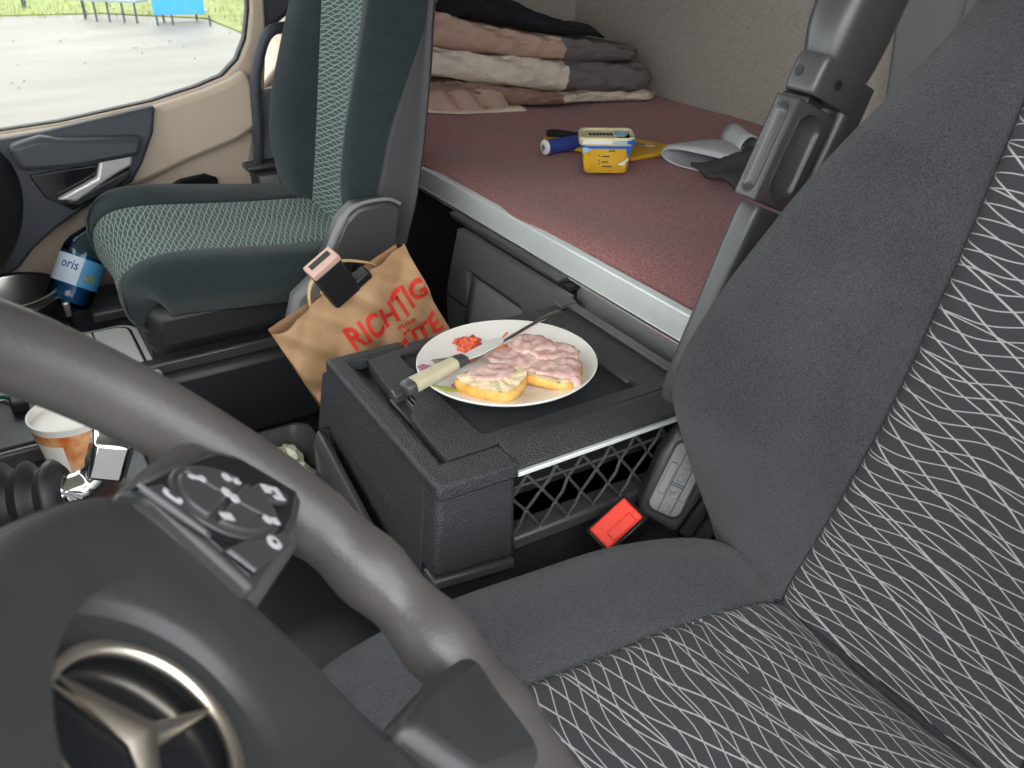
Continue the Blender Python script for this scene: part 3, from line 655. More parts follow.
# ---- paper carrier bag hanging by its handles on that buckle
bag = thing('paper_bag', (.60, 1.38, .2), 'brown paper carrier bag with red lettering hanging on the seat buckle', 'bag')
TLc, U_, V_ = np.array([.3245, 1.33, .5538]), np.array([.918, 0, .397]), np.array([.397, 0, -.918])
def bagp(u, v, w=0):
    wr = .005*abs(math.sin(u*29+v*33+1)) + .007*math.sin(u*44+v*9)*(.5+.5*math.sin(v*19+1)) + .0055*math.sin(u*95-v*62+.6) + .005*abs(math.sin(v*17+u*25+.5)) + .004*abs(math.sin(u*34-v*21))
    bulge = .020*math.sin(math.pi*min(1, max(0, u/.27)))*min(1, v/.1+.2)
    return TLc + U_*u + V_*v + np.array([0, 1, 0])*(-wr-bulge - w + .05*v*0)
H, Wb, Db = .345, .27, .115
us = np.linspace(0, Wb, 60); vs = np.linspace(0, H, 70)
F_ = np.array([[bagp(u, v + .004*math.sin(u*60)*(v < .01)) for u in us] for v in vs])
def dep(v): return .012+(Db-.012)*min(1, v/.24)
def side(u, sgn):
    G = []
    for v in vs:
        f = bagp(u, v); r = []
        for k in range(9):
            q = k/8; r.append(f+np.array([0, dep(v)*q, 0]) + U_*(-sgn*.022*min(1, v/.1)*math.sin(math.pi*q)*(1-v/H*.7)))
        G.append(r)
    return np.array(G)
bk = MB(); bk.grid(F_, flip=True); bk.build('paper_sheet', KRAFT, bag, smooth=60, fix=False)
S0, S1 = side(0, -1), side(Wb, 1)
MB().grid(S0).build('gusset', KRAFT, bag, smooth=50); MB().grid(S1, flip=True).build('gusset', KRAFT, bag, smooth=50)
Bk = np.array([[TLc+U_*u+V_*v+np.array([0, dep(v)+.004*math.sin(u*40+v*30)*min(1, v/.1), 0]) for u in us[::3]] for v in vs[::3]]); MB().grid(Bk).build('paper_sheet', KRAFT, bag, smooth=60)
bt = MB(); bt.add([F_[-1, 0], F_[-1, -1], Bk[-1, -1], Bk[-1, 0]], [(0, 1, 2, 3)]); bt.build('base_sheet', KRAFT, bag)
def bag_text(body, name, u0, v0, wid, hgt, bold=.02, track=1.0):
    V, F = text_mesh(body, 1, bold=bold, spacing=track); V = np.array(V); mn, mx = V.min(0), V.max(0); n = len(V)
    # subdivide so that the letters follow the creases
    me = bpy.data.meshes.new('tmp'); me.from_pydata([(a, b, 0) for a, b in V], [], F); b = bmesh.new(); b.from_mesh(me)
    bmesh.ops.triangulate(b, faces=b.faces); 
    for _ in range(2): bmesh.ops.subdivide_edges(b, edges=[e for e in b.edges if e.calc_length() > .12], cuts=1, use_grid_fill=False); bmesh.ops.triangulate(b, faces=b.faces)
    VV = [tuple(bagp(u0+(v.co.x-mn[0])/(mx[0]-mn[0])*wid, v0-(v.co.y-mn[1])/(mx[1]-mn[1])*hgt, .0012)) for v in b.verts]; b.verts.index_update()
    FF = [tuple(v.index for v in f.verts) for f in b.faces]; b.free(); bpy.data.meshes.remove(me)
    MB().add(VV, FF).build(name, REDP, bag, smooth=0)
bag_text('RICHTIG', 'lettering', .100, .109, .166, .048, .034, 1.02)
bag_text('gute', 'lettering', .182, .133, .038, .017, .02)
bag_text('T\u00dcTE', 'lettering', .152, .180, .108, .046, .04, 1.0)
for y0, pts in ((-.004, [(.079, .03), (.080, -.005), (.10, -.035), (.132, -.036), (.150, -.012), (.129, .012), (.135, .03)]), (.016, [(.10, .02), (.13, -.03), (.165, -.028), (.204, .003), (.215, .02)])):
    Pp = [TLc+U_*u+V_*v+np.array([0, y0, 0]) for u, v in pts]
    MB().tube(cr_interp(Pp, 5), .006, 8, flat=.35).build('handle', KRAFTH, bag)
# ------------------------------------------------------------------ centre console with its lid
cc = thing('centre_console', (.58, .95, .2), 'grained black storage console box with lid between the seats', 'console')
# body shell: tray-topped box, front face leaning, handle recess in the front
fo = [(.765, .30), (1.155, .30), (1.165, .56), (1.125, .596), (.80, .596), (.770, .585)]
def front_x(z): return .330+.024*(z-.40)/.2 if z < .59 else .353
ph = panel_hole([(.795, .30), (1.16, .30), (1.165, .46), (1.150, .555), (1.125, .572), (.82, .572), (.795, .571)], [(.845, .36), (1.120, .36), (1.155, .455), (1.115, .480), (.90, .474), (.85, .445)], 0, .04)
V = []
for (x, y, z) in ph.v: V.append((front_x(z)+x-.0, y, z))
ph.v = V; ph.build('face_panel', PL, cc, bevel=.008, seg=3, fix=True)
MB().prism([(.85, .35), (1.115, .35), (1.15, .46), (1.11, .485), (.89, .48), (.845, .45)], .352, .36, YZ).build('handle_recess', PLM, cc)
G = []
for y, zt in ((.852, .400), (.93, .425), (1.02, .445), (1.10, .462), (1.148, .470)): G.append([(front_x(zt)-.004, y, zt-.012), (front_x(zt)-.012, y, zt-.035), (front_x(zt)-.012, y, zt-.08), (front_x(zt)+.004, y, .32)])
MB().grid(np.array(G), flip=True).build('pull_handle', PLM, cc, thick=.012, bevel=.004)
MB().box((.36, .80, .2), (.78, 1.13, .50)).build('inner_box', RUB, cc)
MB().prism([(.34, .2), (.75, .2), (.75, .44), (.452, .44), (.34, .44)], -.772, -.80, XZ).build('skirt', PLD, cc, bevel=.004, fix=True)
# near side: solid grained corner, then net pocket
MB().prism(*xz([(.338, .452), (.456, .438), (.456, .572), (.350, .572)], .757, .80)).build('corner_panel', PL, cc, bevel=.008, seg=3)
MB().prism(*xz([(.338, .432), (.456, .418), (.456, .434), (.338, .449)], .757, .79)).build('corner_foot', PLM, cc, bevel=.004)
MB().prism([(.757, .574), (.801, .574), (.801, .5915), (.790, .5915), (.757, .579)], .456, .78, YZ).build('side_ledge', PL, cc, bevel=.002)
MB().box((.458, .7545, .5655), (.755, .761, .5715)).build('bright_trim', ALU, cc, bevel=.001)
MB().box((.456, .772, .555), (.755, .80, .566)).build('pocket_rim', PLD, cc, bevel=.003)
MB().box((.456, .800, .44), (.755, .806, .56)).build('pocket_back', RUB, cc)
MB().box((.456, .764, .440), (.755, .80, .462)).build('pocket_floor', PLM, cc, bevel=.005)
net = MB(); nx = .043
def nd(i, j): return (.458+i*nx+(nx/2 if j % 2 else 0), .770+.002*math.sin(i*3+j), .464+j*.0295+.0015*math.sin(i*5+j*2))
for j in range(4):
    for i in range(-1, 8):
        for q in ((0, 1) if j % 2 else (-1, 0)):
            a, b = nd(i, j), nd(i+q, j+1)
            if j < 3 and .456 <= a[0] <= .752 and .456 <= b[0] <= .752: net.tube([a, ((a[0]+b[0])/2, a[1]-.002, (a[2]+b[2])/2), b], .0022, 6)
        a = nd(i, j)
        if .456 <= a[0] <= .752: net.lathe([(.0001, -.004), (.004, 0), (.0001, .004)], 8, T(*a))
net.tube([(.456, .768, .540), (.60, .767, .538), (.752, .768, .541)], .0018, 6)
net.build('storage_net', PLM, cc, kind=None)
# top: rim, lid with sunken mat, latch, grooves
MB().prism([(.348, .754), (.458, .752), (.458, .801), (.376, .801), (.376, 1.104), (.47, 1.104), (.47, 1.128), (.348, 1.128)], .566, .589).build('rim', PL, cc, bevel=.005, fix=True)
MB().box((.37, .80, .555), (.80, 1.125, .566)).build('lid_gap', RUB, cc)
panel_hole_xy = lambda outer, inner, z0, z1: None
def slab_hole(outer, inner, z0, z1, k=24):
    mb = panel_hole(outer, inner, 0, 1); mb.v = [(p[1], p[2], z1+(z0-z1)*p[0]) for p in mb.v]; return mb
lid_o = [(.384, .802), (.775, .805), (.775, 1.112), (.475, 1.112), (.470, 1.100), (.455, 1.100), (.402, 1.092), (.392, .99), (.415, .985), (.415, .918), (.388, .912)]
slab_hole(lid_o, rrect(.447, .828, .697, 1.083, .012, 4), .566, .590).build('lid', PL, cc, bevel=.003, fix=True)
MB().prism(rrect(.445, .826, .70, 1.085, .012), .566, .5845).build('lid_mat', PLD, cc, bevel=.003, fix=True)
MB().prism(rrect(.690, .845, .703, 1.06, .005), .5845, .5905).build('lid_bead', PLM, cc, bevel=.002, fix=True)
MB().prism(rrect(.755, .835, .772, 1.10, .006), .590, .596).build('hinge_bead', PLM, cc, bevel=.002, fix=True)
MB().prism(rrect(.742, 1.09, .775, 1.118, .004), .590, .5975).build('hinge_cap', PLM, cc, bevel=.002, fix=True)
lt = MB().box((.388, .915, .566), (.4165, .988, .580)).build('latch', PLD, cc, bevel=.003)
MB().prism([(.39, .968), (.413, .972), (.410, .990), (.392, .988)], .578, .594).build('latch_tab', PLM, lt, bevel=.003, fix=True)
for x in (.403, .410): MB().box((x, .918, .579), (x+.003, .965, .588)).build('latch_rib', PLM, lt, bevel=.001)

# ------------------------------------------------------------------ plate with the meal
PZ = .5905; PC = (.561, .958)
plate = MB().lathe([(.0001, .002), (.060, .002), (.064, 0), (.068, .002), (.085, .005), (.112, .011), (.1285, .016), (.1295, .018), (.128, .0195), (.110, .014), (.086, .0085), (.080, .0070), (.0001, .0065)], 72, T(PC[0], PC[1], PZ))
pl = thing('plate', (PC[0], PC[1], PZ), 'round white china plate on the black console lid', 'plate')
plate.build('dish', CHINA, pl, smooth=60)
def plate_h(x, y):
    r = math.hypot(x-PC[0], y-PC[1]); return PZ+np.interp(r, [0, .080, .086, .110, .128], [.0065, .0070, .0085, .014, .0195])
def blob_decal(name, m, parent, x, y, rx, ry, ang, h=.0006, seg=18, jag=.15, **k):
    mb = MB(); V = []; c, s = math.cos(ang), math.sin(ang); R_ = random.Random(hash((round(x, 3), round(y, 3))) % 999)
    rr = [1+R_.uniform(-jag, jag) for _ in range(seg)]
    for q in (.001, .5, .85, 1.0):
        for i in range(seg):
            a = 2*math.pi*i/seg; ex, ey = q*rr[i]*rx*math.cos(a), q*rr[i]*ry*math.sin(a); X_, Y_ = x+ex*c-ey*s, y+ex*s+ey*c
            V.append((X_, Y_, plate_h(X_, Y_)+.0004+h*(1-q**4)))
    F = [(r*seg+i, r*seg+(i+1) % seg, (r+1)*seg+(i+1) % seg, (r+1)*seg+i) for r in range(3) for i in range(seg)]
    mb.add(V, [f[::-1] for f in F]).build(name, m, parent, fix=True, **k)
def dl(px_, *a): pass
blob_decal('painted_fruit', PURP, pl, .452, .998, .012, .009, .2, label='purple painted fruit'); blob_decal('painted_fruit', PURP, pl, .470, .938, .014, .008, .9, label='purple painted fruit')
blob_decal('painted_leaf', GRNG, pl, .452, .930, .020, .009, -.7, label='green painted leaf')
for x, y, rx, ry, a in ((.553, 1.048, .014, .004, .3), (.585, 1.035, .005, .003, 1), (.535, 1.035, .009, .004, 1.2), (.606, 1.040, .008, .002, .5), (.595, 1.010, .004, .002, .5)):
    blob_decal('sauce_smear', SMEAR, None, x, y, rx, ry, a, kind='stuff', label='orange sauce smears on the white plate', cat='sauce')
def lump(name, m, c, r, sq=(1, 1, .6), amp=.3, freq=60, parent=None, n=24, **k):
    G = []
    for i in range(n+1):
        th = math.pi*i/n; row = []
        for j in range(2*n):
            ph = math.pi*j/n; d = np.array([math.sin(th)*math.cos(ph), math.sin(th)*math.sin(ph), math.cos(th)])
            q = 1+amp*(math.sin(d[0]*freq*.1+c[0]*50)*math.sin(d[1]*freq*.13+1)+.5*math.sin(d[2]*freq*.2+d[0]*freq*.17))
            row.append(tuple(np.array(c)+d*r*q*np.array(sq)))
        G.append(row)
    return MB().grid(np.array(G), cv=True).build(name, m, parent, fix=True, smooth=80, **k)
lump('relish', SALSA, (.540, 1.031, plate_h(.54, 1.031)+.006), .017, (1.0, .85, .75), .22, 60, label='lump of chunky red relish by the fork tines', cat='relish')
lump('relish', SALSA, (.534, 1.050, plate_h(.534, 1.05)+.003), .009, (1.2, .7, .5), .25, 60, label='small scrap of red relish at the far side of the lump', cat='relish')
# open sandwiches
def bread(poly, z0, h, name, label, sh):
    poly = [(p[0]+sh[0], p[1]+sh[1]) for p in poly]
    t = thing('open_sandwich', (sum(p[0] for p in poly)/len(poly), sum(p[1] for p in poly)/len(poly), z0), label, 'sandwich')
    P = cr_interp(np.array(poly, float), 5, closed=True); c = P.mean(0); n = len(P)
    G = []
    for k, (zf, sc) in enumerate(((0, .86), (.15, .95), (.5, 1.0), (.85, .985), (1.0, .95))): G.append([(*(c+(p-c)*sc), z0+h*zf+.0012*math.sin(i*2.1+k)) for i, p in enumerate(P)])
    G = np.array(G); mb = MB().grid(G, cv=True); mb.add(G[0], [tuple(range(n))[::-1]]); mb.build('crust', CRUST, t, fix=True, smooth=60)
    T_ = []
    for sc in (.955, .8, .5, .2, .001): T_.append([(*(c+(p-c)*sc), z0+h*(1.0 if sc > .9 else 1.05)+.0016*math.sin(i*1.7+sc*40)+.0012*math.sin(i*3.1+sc*25)) for i, p in enumerate(P)])
    MB().grid(np.array(T_), cv=True).build('crumb', CRUMB, t, fix=True, smooth=60); return t
def ham(poly, z, parent, seed, h=.0028):
    poly = sft(poly, SH1 if seed == 1 else SH2)
    P = cr_interp(np.array(poly, float), 5, closed=True); c = P.mean(0); G = []; R_ = random.Random(seed)
    for zf, sc in ((-.6, 1.0), (.2, 1.02), (.9, .97), (1.1, .75), (1.15, .5), (1.2, .25), (1.2, .001)):
        G.append([(*(c+(p-c)*sc*(1+.05*math.sin(i*2.3+seed))), z+h*zf+.0016*math.sin(i*.45+sc*5+seed)*(sc > .1)+.0006*math.sin(i*1.7+sc*11)) for i, p in enumerate(P)])
    MB().grid(np.array(G), cv=True).build('cold_cut', HAM, parent, fix=True, smooth=70)
SH1, SH2 = (-.003, -.017), (.000, -.023)
sft = lambda pl, s: [(p[0]+s[0], p[1]+s[1]) for p in pl]
s1 = bread([(.464, .945), (.478, .905), (.505, .876), (.535, .886), (.562, .914), (.545, .938), (.505, .955)], PZ+.009, .021, 'a', 'half open sandwich with golden crust facing the steering wheel, left on plate', SH1)
ham([(.482, .938), (.495, .912), (.535, .908), (.545, .925), (.53, .945), (.50, .952)], PZ+.032, s1, 1)
s2 = bread([(.528, .960), (.560, .905), (.585, .868), (.610, .872), (.640, .905), (.648, .945), (.632, .985), (.595, 1.0), (.550, .992)], PZ+.009, .016, 'b', 'larger open sandwich covered in pink cold cuts, right on plate', SH2)
ham([(.530, .985), (.535, .950), (.565, .930), (.60, .945), (.60, .975), (.57, .995)], PZ+.028, s2, 2)
ham([(.575, 1.0), (.572, .970), (.60, .955), (.63, .962), (.628, .99), (.60, 1.01)], PZ+.032, s2, 5)
ham([(.585, .955), (.60, .925), (.635, .915), (.648, .935), (.640, .965), (.61, .972)], PZ+.031, s2, 9)
ham([(.565, .925), (.572, .895), (.60, .874), (.628, .892), (.628, .915), (.60, .935)], PZ+.029, s2, 13)
ham([(.592, .885), (.600, .866), (.612, .868), (.612, .884)], PZ+.022, s2, 3, .006)
lump('sauce_dab', SMEAR, (.573, .985, PZ+.018), .013, (1.3, .7, .5), .2, 50, label='orange sauce dab behind the larger sandwich', cat='sauce')
# fork
fk = thing('fork', (.56, 1.0, PZ+.012), 'steel fork lying across the far side of the plate', 'fork')
hd = [(.700, 1.031, .622), (.680, 1.026, .623), (.645, 1.017, .621), (.605, 1.008, .616), (.570, 1.001, .611), (.542, .996, .606)]
MB().tube(cr_interp(hd, 5), [.0052]*3+[.0050]*6+[.0036]*8+[.0028]*9, 10, flat=.45).build('handle', STEEL, fk)
fd = Vector((-.985, .02, 0)).normalized(); fs = Vector((fd.y, -fd.x, 0)); fo_ = Vector((.543, .996, .606))
def fp(a, b, c): return tuple(fo_+fd*a+fs*b+Vector((0, 0, c)))
G = [[fp(a, b*w, h-.003*(1-b*b)) for b in (-1, -.5, 0, .5, 1)] for a, w, h in ((0, .0035, .001), (.012, .009, -.002), (.026, .0125, -.003), (.040, .0128, -.002))]
MB().grid(cr_interp(np.array(G), 3)).build('neck', STEEL, fk, thick=.0016)
for b in (-.0108, -.0036, .0036, .0108): MB().tube([fp(.038, b, -.002), fp(.055, b, .000), (fp(.078, b*.95, .004))], [.0019, .0018, .0009], 8).build('tine', STEEL, fk)
# knife
kn = thing('knife', (.50, .965, PZ+.02), 'table knife with beige handle and grey end cap resting on the plate edge', 'knife')
K0, K1 = Vector((.398, .942, .617)), Vector((.495, .962, .627)); kd = (K1-K0).normalized(); ks_ = Vector((0, 0, 1)).cross(kd).normalized(); ku = kd.cross(ks_)
MK = frame_mat(K0, kd, ks_, ku)
def kloft(rows, name, m):
    G = []
    for s, w, h in rows: G.append([(s, w*math.copysign(abs(math.cos(a))**.6, math.cos(a)), h*math.copysign(abs(math.sin(a))**.6, math.sin(a))) for a in np.linspace(0, 2*math.pi, 20, endpoint=False)])
    G = np.array(G); mb = MB().grid(G, cv=True, M=MK); mb.add(G[0], [tuple(range(20))], MK); mb.add(G[-1], [tuple(range(20))[::-1]], MK); mb.build(name, m, kn, fix=True, smooth=60)
kloft([(-.006, .008, .006), (-.004, .0115, .0085), (.004, .0125, .0092), (.009, .0125, .0092)], 'end_cap', KNIFEG)
kloft([(.009, .0127, .0092), (.04, .0118, .0088), (.07, .0108, .0082), (.082, .0105, .0078)], 'handle', KNIFEH)
kloft([(.082, .0108, .0078), (.090, .0112, .0070), (.100, .0100, .0045)], 'bolster', KNIFEG)
bl = MB().prism([(.095, -.006), (.12, -.012), (.15, -.012), (.166, -.008), (.172, .001), (.160, .008), (.095, .008)], -.0009, .0009, MK); bl.build('blade', BLADE, kn, bevel=.0004, fix=True)
# ------------------------------------------------------------------ folded bedding at the passenger end of the berth
def yf(x): return 2.22-(x-1.04)*.377
def fold(name, xr, z0, z1, mats, parent, split, seed, bulge=.0, back=2.485, ends=(1, 1)):
    """a rolled fold of cloth running along x: z0(x), z1(x) give its underside and top at the front"""
    n = 80; xs = np.linspace(xr[0], xr[1], n); G = []
    for i, x in enumerate(xs):
        a, b = z0(x), z1(x); h = (b-a)/2; zc = (a+b)/2; q = 1
        e1 = (x-xr[0])/.05; e2 = (xr[1]-x)/.06
        if ends[0] and e1 < 1: q *= math.sqrt(max(.02, 1-(1-e1)**2))
        if ends[1] and e2 < 1: q *= math.sqrt(max(.02, 1-(1-e2)**2))
        f = yf(x)-bulge+.012*math.sin(x*17+seed)+(1-q)*.05; row = []
        for k in range(15):
            th = -math.pi/2-math.pi*k/14; wr = .0045*math.sin(x*38+k*.9+seed)+.003*math.sin(x*71-k*1.7+seed*2)+.002*math.sin(x*130+k*3)
            row.append((x, f+h*q+h*q*math.cos(th)*1.0-wr, zc+(h*q)*math.sin(th)+wr*.6))
        row = [(x, back, a)]+row+[(x, back, b+.004*math.sin(x*20+seed))]
        G.append(row)
    G = np.array(G); G[:, :, 2] = np.maximum(G[:, :, 2], .668)
    G = cr_interp(G, 2); k = int(np.clip((split-xr[0])/(xr[1]-xr[0]), 0, 1)*(len(G)-1)); out = []
    for (r0, r1, m, nm) in ((0, k, mats[0], name+'_panel'), (k, len(G)-1, mats[1], name+'_panel')):
        if r1-r0 < 2: continue
        mb = MB().grid(G[r0:r1+1], cv=True)
        if r0 == 0: mb.add(G[0], [tuple(range(G.shape[1]))])
        if r1 == len(G)-1: mb.add(G[-1], [tuple(range(G.shape[1]))])
        mb.build(nm, m, parent, fix=True, smooth=70)
lin = lambda *p: (lambda x: float(np.interp(x, [a for a, b in p], [b for a, b in p])))
pw = thing('pillow', (1.3, 2.3, .667), 'flat brown pillow with cream edge at the bottom of the folded bedding', 'pillow')
fold('pillow', (.86, 1.66), lin((.9, .668), (1.7, .668)), lin((1.0, .745), (1.24, .72), (1.40, .692), (1.66, .690)), (LINEN3, LINEN2), pw, 1.40, 1.0, .012)
o = MB(); G = [[(x, yf(x)-.05+.02*math.sin(x*14)-.03*max(0, 1-abs(x-1.1)/.12), .669+.004*math.sin(x*60)), (x, yf(x)-.03+.01*math.sin(x*75), .694+.012*math.sin(x*30)+.011*math.sin(x*95)), (x, yf(x)+.01, .715)] for x in np.linspace(1.02, 1.24, 30)]
o.grid(cr_interp(np.array(G).transpose(1, 0, 2), 3), flip=True).build('crumpled_corner', LINEN1, pw, thick=.006, smooth=70)
G = [[(x, yf(x)-.058+.02*math.sin(x*14)-.03*max(0, 1-abs(x-1.1)/.12), .669), (x, yf(x)-.03, .676)] for x in np.linspace(1.0, 1.27, 30)]
MB().grid(np.array(G).transpose(1, 0, 2), flip=True).build('hem', LINEN2, pw, thick=.004, smooth=70)
dv = thing('duvet', (1.3, 2.3, .69), 'folded duvet lower layer, cream with grey end, on the brown pillow', 'duvet')
fold('duvet', (.86, 1.655), lin((1.0, .755), (1.24, .722), (1.40, .694), (1.66, .690)), lin((1.0, .832), (1.24, .797), (1.40, .778), (1.52, .772), (1.66, .760)), (LINEN2, LINEN4), dv, 1.425, 2.3, .0)
d2 = thing('duvet', (1.25, 2.3, .78), 'folded duvet upper layer, dusty pink with grey end, under the black jacket', 'duvet')
fold('duvet', (.86, 1.615), lin((1.0, .836), (1.24, .800), (1.40, .782), (1.62, .774)), lin((1.0, .905), (1.10, .905), (1.24, .865), (1.40, .835), (1.50, .826), (1.62, .805)), (LINEN1, LINEN4), d2, 1.405, 4.1, .006)
jk = MB(); G = []
for i, x in enumerate(np.linspace(1.15, 1.53, 40)):
    zb = float(np.interp(x, [1.1, 1.24, 1.4, 1.53], [.900, .868, .838, .828])); zt = float(np.interp(x, [1.15, 1.165, 1.18, 1.2, 1.26, 1.285, 1.30, 1.36, 1.42, 1.46, 1.51, 1.53], [.90, .915, .943, .950, .940, .925, .932, .905, .880, .866, .862, .838]))
    row = []; f = yf(x)+.035
    for k in range(16):
        th = 2*math.pi*k/16; wr = .004*math.sin(x*60+k*1.3)+.003*math.sin(x*110+k*2.2); row.append((x, f+.09-.09*math.cos(th)-wr, (zb+zt)/2+(zt-zb)/2*math.sin(th)+wr*.4))
    G.append(row)
G = np.array(G); jk.grid(G, cv=True); jk.add(G[0], [tuple(range(16))]); jk.add(G[-1], [tuple(range(16))])
jk.build('jacket', BLACKC, None, fix=True, smooth=70, label='crumpled black jacket lying on top of the folded bedding', cat='jacket')
# storage panel at the very end of the berth
e = MB().box((.86, 2.46, .97), (1.30, 2.5, 1.25)); o = e.build('trim_6', DPL, None, bevel=.01, kind='structure')

# ------------------------------------------------------------------ things lying on the berth
MZ = .667
tb = thing('spread_tub', (1.15, 1.545, MZ), 'yellow and blue printed margarine tub with lid on the maroon sheet', 'tub')
MT = frame_mat((1.128, 1.508, MZ), (.84, -.54, 0), (.54, .84, 0), (0, 0, 1)) @ Matrix.Diagonal((1.14, 1.1, 1.1, 1))
def rr_loft(rows, m, name, parent, caps=(1, 1), M=MT, **k):
    G = [[(x, y, z) for x, y in rrect(-a, -b, a, b, r, 6)] for a, b, r, z in rows]; G = np.array(G); mb = MB().grid(G, cv=True, M=M); q = G.shape[1]
    if caps[0]: mb.add(G[0], [tuple(range(q))[::-1]], M)
    if caps[1]: mb.add(G[-1], [tuple(range(q))], M)
    return mb.build(name, m, parent, fix=True, smooth=40, **k)
rr_loft([(.039, .030, .010, 0), (.041, .032, .012, .003), (.047, .038, .014, .056)], YELT, 'tub_body', tb)
rr_loft([(.047, .0382, .014, .048), (.0475, .0385, .014, .0555)], BLU, 'blue_band', tb)
lid = rr_loft([(.050, .041, .016, .054), (.0515, .0425, .017, .056), (.0515, .0425, .017, .066), (.049, .040, .015, .069), (.045, .036, .013, .068), (.043, .034, .012, .0655)], CRM, 'tub_lid', tb)
MB().prism([(.010, -.0435), (.052, -.0435), (.052, .043), (.028, .043), (.018, .0)], .0565, .0655, MT).build('lid_print', BLU, lid, bevel=.006, fix=True)
MB().prism([(-.045, -.0432), (.008, -.0432), (.008, -.0424), (-.045, -.0424)], .058, .0645, MT).build('lid_print', WHT, lid)
MB().prism([(.012, -.006), (.030, -.020), (.040, .0), (.043, .028), (.018, .030)], .0656, .0664, MT).build('lid_print', BLUL, lid)
MB().prism([(.010, -.0440), (.036, -.0440), (.036, -.0436), (.010, -.0436)], .0585, .063, MT).build('lid_print', BLUL, lid)
for k in range(7): MB().prism([(-.032+k*.0065, -.006), (-.027+k*.0065, -.008), (-.028+k*.0065, .010), (-.033+k*.0065, .012)], .0656, .0662, MT).build('lid_letter', DKG, lid)
def front_patch(poly, m, nm, d=.0006):
    mb = MB(); P = []
    for u, v in poly: P.append((u*(.84+.16*v/.056), -(.030+.008*v/.056)-d-.0006, v))
    c = np.mean(P, 0); mb.add(P, [tuple(range(len(P)))], MT); mb.build(nm, m, tb, smooth=0)
front_patch([(-.040+.006*math.cos(a), .024+.016*math.sin(a)) for a in np.linspace(0, 6.28, 18)[:-1]], YEL, 'print_patch')
front_patch([(.030, .010), (.034, .016), (.040, .014), (.038, .021), (.045, .026), (.042, .031), (.037, .024), (.030, .021), (.024, .018), (.028, .014)], WHT, 'flower_print')
front_patch([(.034, .056), (.047, .056), (.044, .030), (.038, .040)], BLU, 'print_patch', .0004)
front_patch([(-.046, .050), (-.025, .050), (-.034, .042), (-.046, .038)], BLUL, 'print_patch', .0004)
for u0, u1, v in ((-.016, -.013, .035), (-.010, .006, .033), (-.016, -.013, .025), (-.016, -.013, .019), (-.010, .004, .022), (-.008, .012, .013), (.004, .016, .044)):
    front_patch([(u0, v-.0012), (u1, v-.0012), (u1, v+.0012), (u0, v+.0012)], DKG, 'print_line', .0008)
bd = MB().prism([(1.135, 1.70), (1.128, 1.755), (1.150, 1.785), (1.225, 1.775), (1.300, 1.70), (1.372, 1.535), (1.355, 1.520), (1.215, 1.525)], MZ-.001, MZ+.008)
bd.build('cutting_board', YEL, None, bevel=.0025, fix=True, label='thin yellow cutting board under the tub and the knife', cat='cutting board')
k2 = thing('kitchen_knife', (1.2, 1.72, MZ+.012), 'kitchen knife with black handle lying on the yellow cutting board', 'knife')
MB().tube(cr_interp([(1.150, 1.772, MZ+.017), (1.165, 1.755, MZ+.019), (1.185, 1.725, MZ+.018), (1.205, 1.69, MZ+.017)], 5), [.008]+[.012]*14+[.010], 12, flat=.7).build('handle', BLACKC, k2)
MB().prism([(1.197, 1.695), (1.212, 1.685), (1.285, 1.60), (1.30, 1.555), (1.275, 1.575)], MZ+.014, MZ+.0155).build('blade', STEEL, k2)
rl = thing('blue_tube', (1.13, 1.70, MZ), 'short blue tube with a white end cap beside the margarine tub', 'tube')
a, b = Vector((1.170, 1.668, MZ+.016)), Vector((1.080, 1.668, MZ+.016))
MB().tube([a, b], .0165, 20).build('body', NAVY, rl); Mx = along(a, b); L_ = (b-a).length
MB().lathe([(.0168, L_-.001), (.0168, L_+.004), (.014, L_+.006), (.0001, L_+.006)], 20, Mx).build('end_cap', WHT, rl)
MB().lathe([(.004, L_+.0058), (.007, L_+.0066), (.0001, L_+.0066)], 14, Mx).build('cap_mark', PLG, rl)
# folded cap: pale open sleeve and dark cloth
cp = thing('rolled_sleeve', (1.30, 1.42, MZ), 'pale grey cloth sleeve lying open towards the tub, beside dark cloth', 'cloth')
G = []
for s, (cx, cy, w, h) in enumerate(((1.285, 1.385, .098, .020), (1.295, 1.390, .100, .024), (1.33, 1.402, .095, .024), (1.37, 1.415, .085, .022), (1.405, 1.425, .075, .018), (1.43, 1.433, .068, .012))):
    d = Vector((-.245, .97, 0)); G.append([(cx+d.x*w*math.cos(t), cy+d.y*w*math.cos(t), MZ+h+h*math.sin(t)*(1 if math.sin(t) > 0 else .98)+.002*math.sin(3*t+s)) for t in np.linspace(0, 2*math.pi, 28, endpoint=False)])
MB().grid(cr_interp(np.array(G), 4), cv=True).build('sleeve', GREYF, cp, thick=.003, smooth=70)
G = [[(1.40+.012*k+.030*math.sin(a), 1.36+.045*k*.6+.0*a, MZ+.035+.030*math.cos(a)) for a in np.linspace(-2.2, 2.0, 16)] for k in range(5)]
MB().grid(np.array(G)).build('turned_cuff', GREYF, cp, thick=.003, smooth=70)
G = []
for i in range(14):
    u = i/13; row = []
    for j in range(12):
        v = j/11; x = 1.235+.24*u+.02*v; y = 1.215+.07*u+.165*v*(1-.25*u)
        row.append((x, y, MZ+.012+.030*math.sin(math.pi*u)*math.sin(math.pi*min(1, v*1.1))+.012*math.sin(u*7+v*5)**2))
    G.append(row)
MB().grid(cr_interp(np.array(G), 2), flip=True).build('dark_cloth', DKG, None, thick=.008, smooth=70, label='dark grey cloth crumpled next to the pale sleeve by the armrest', cat='cloth')

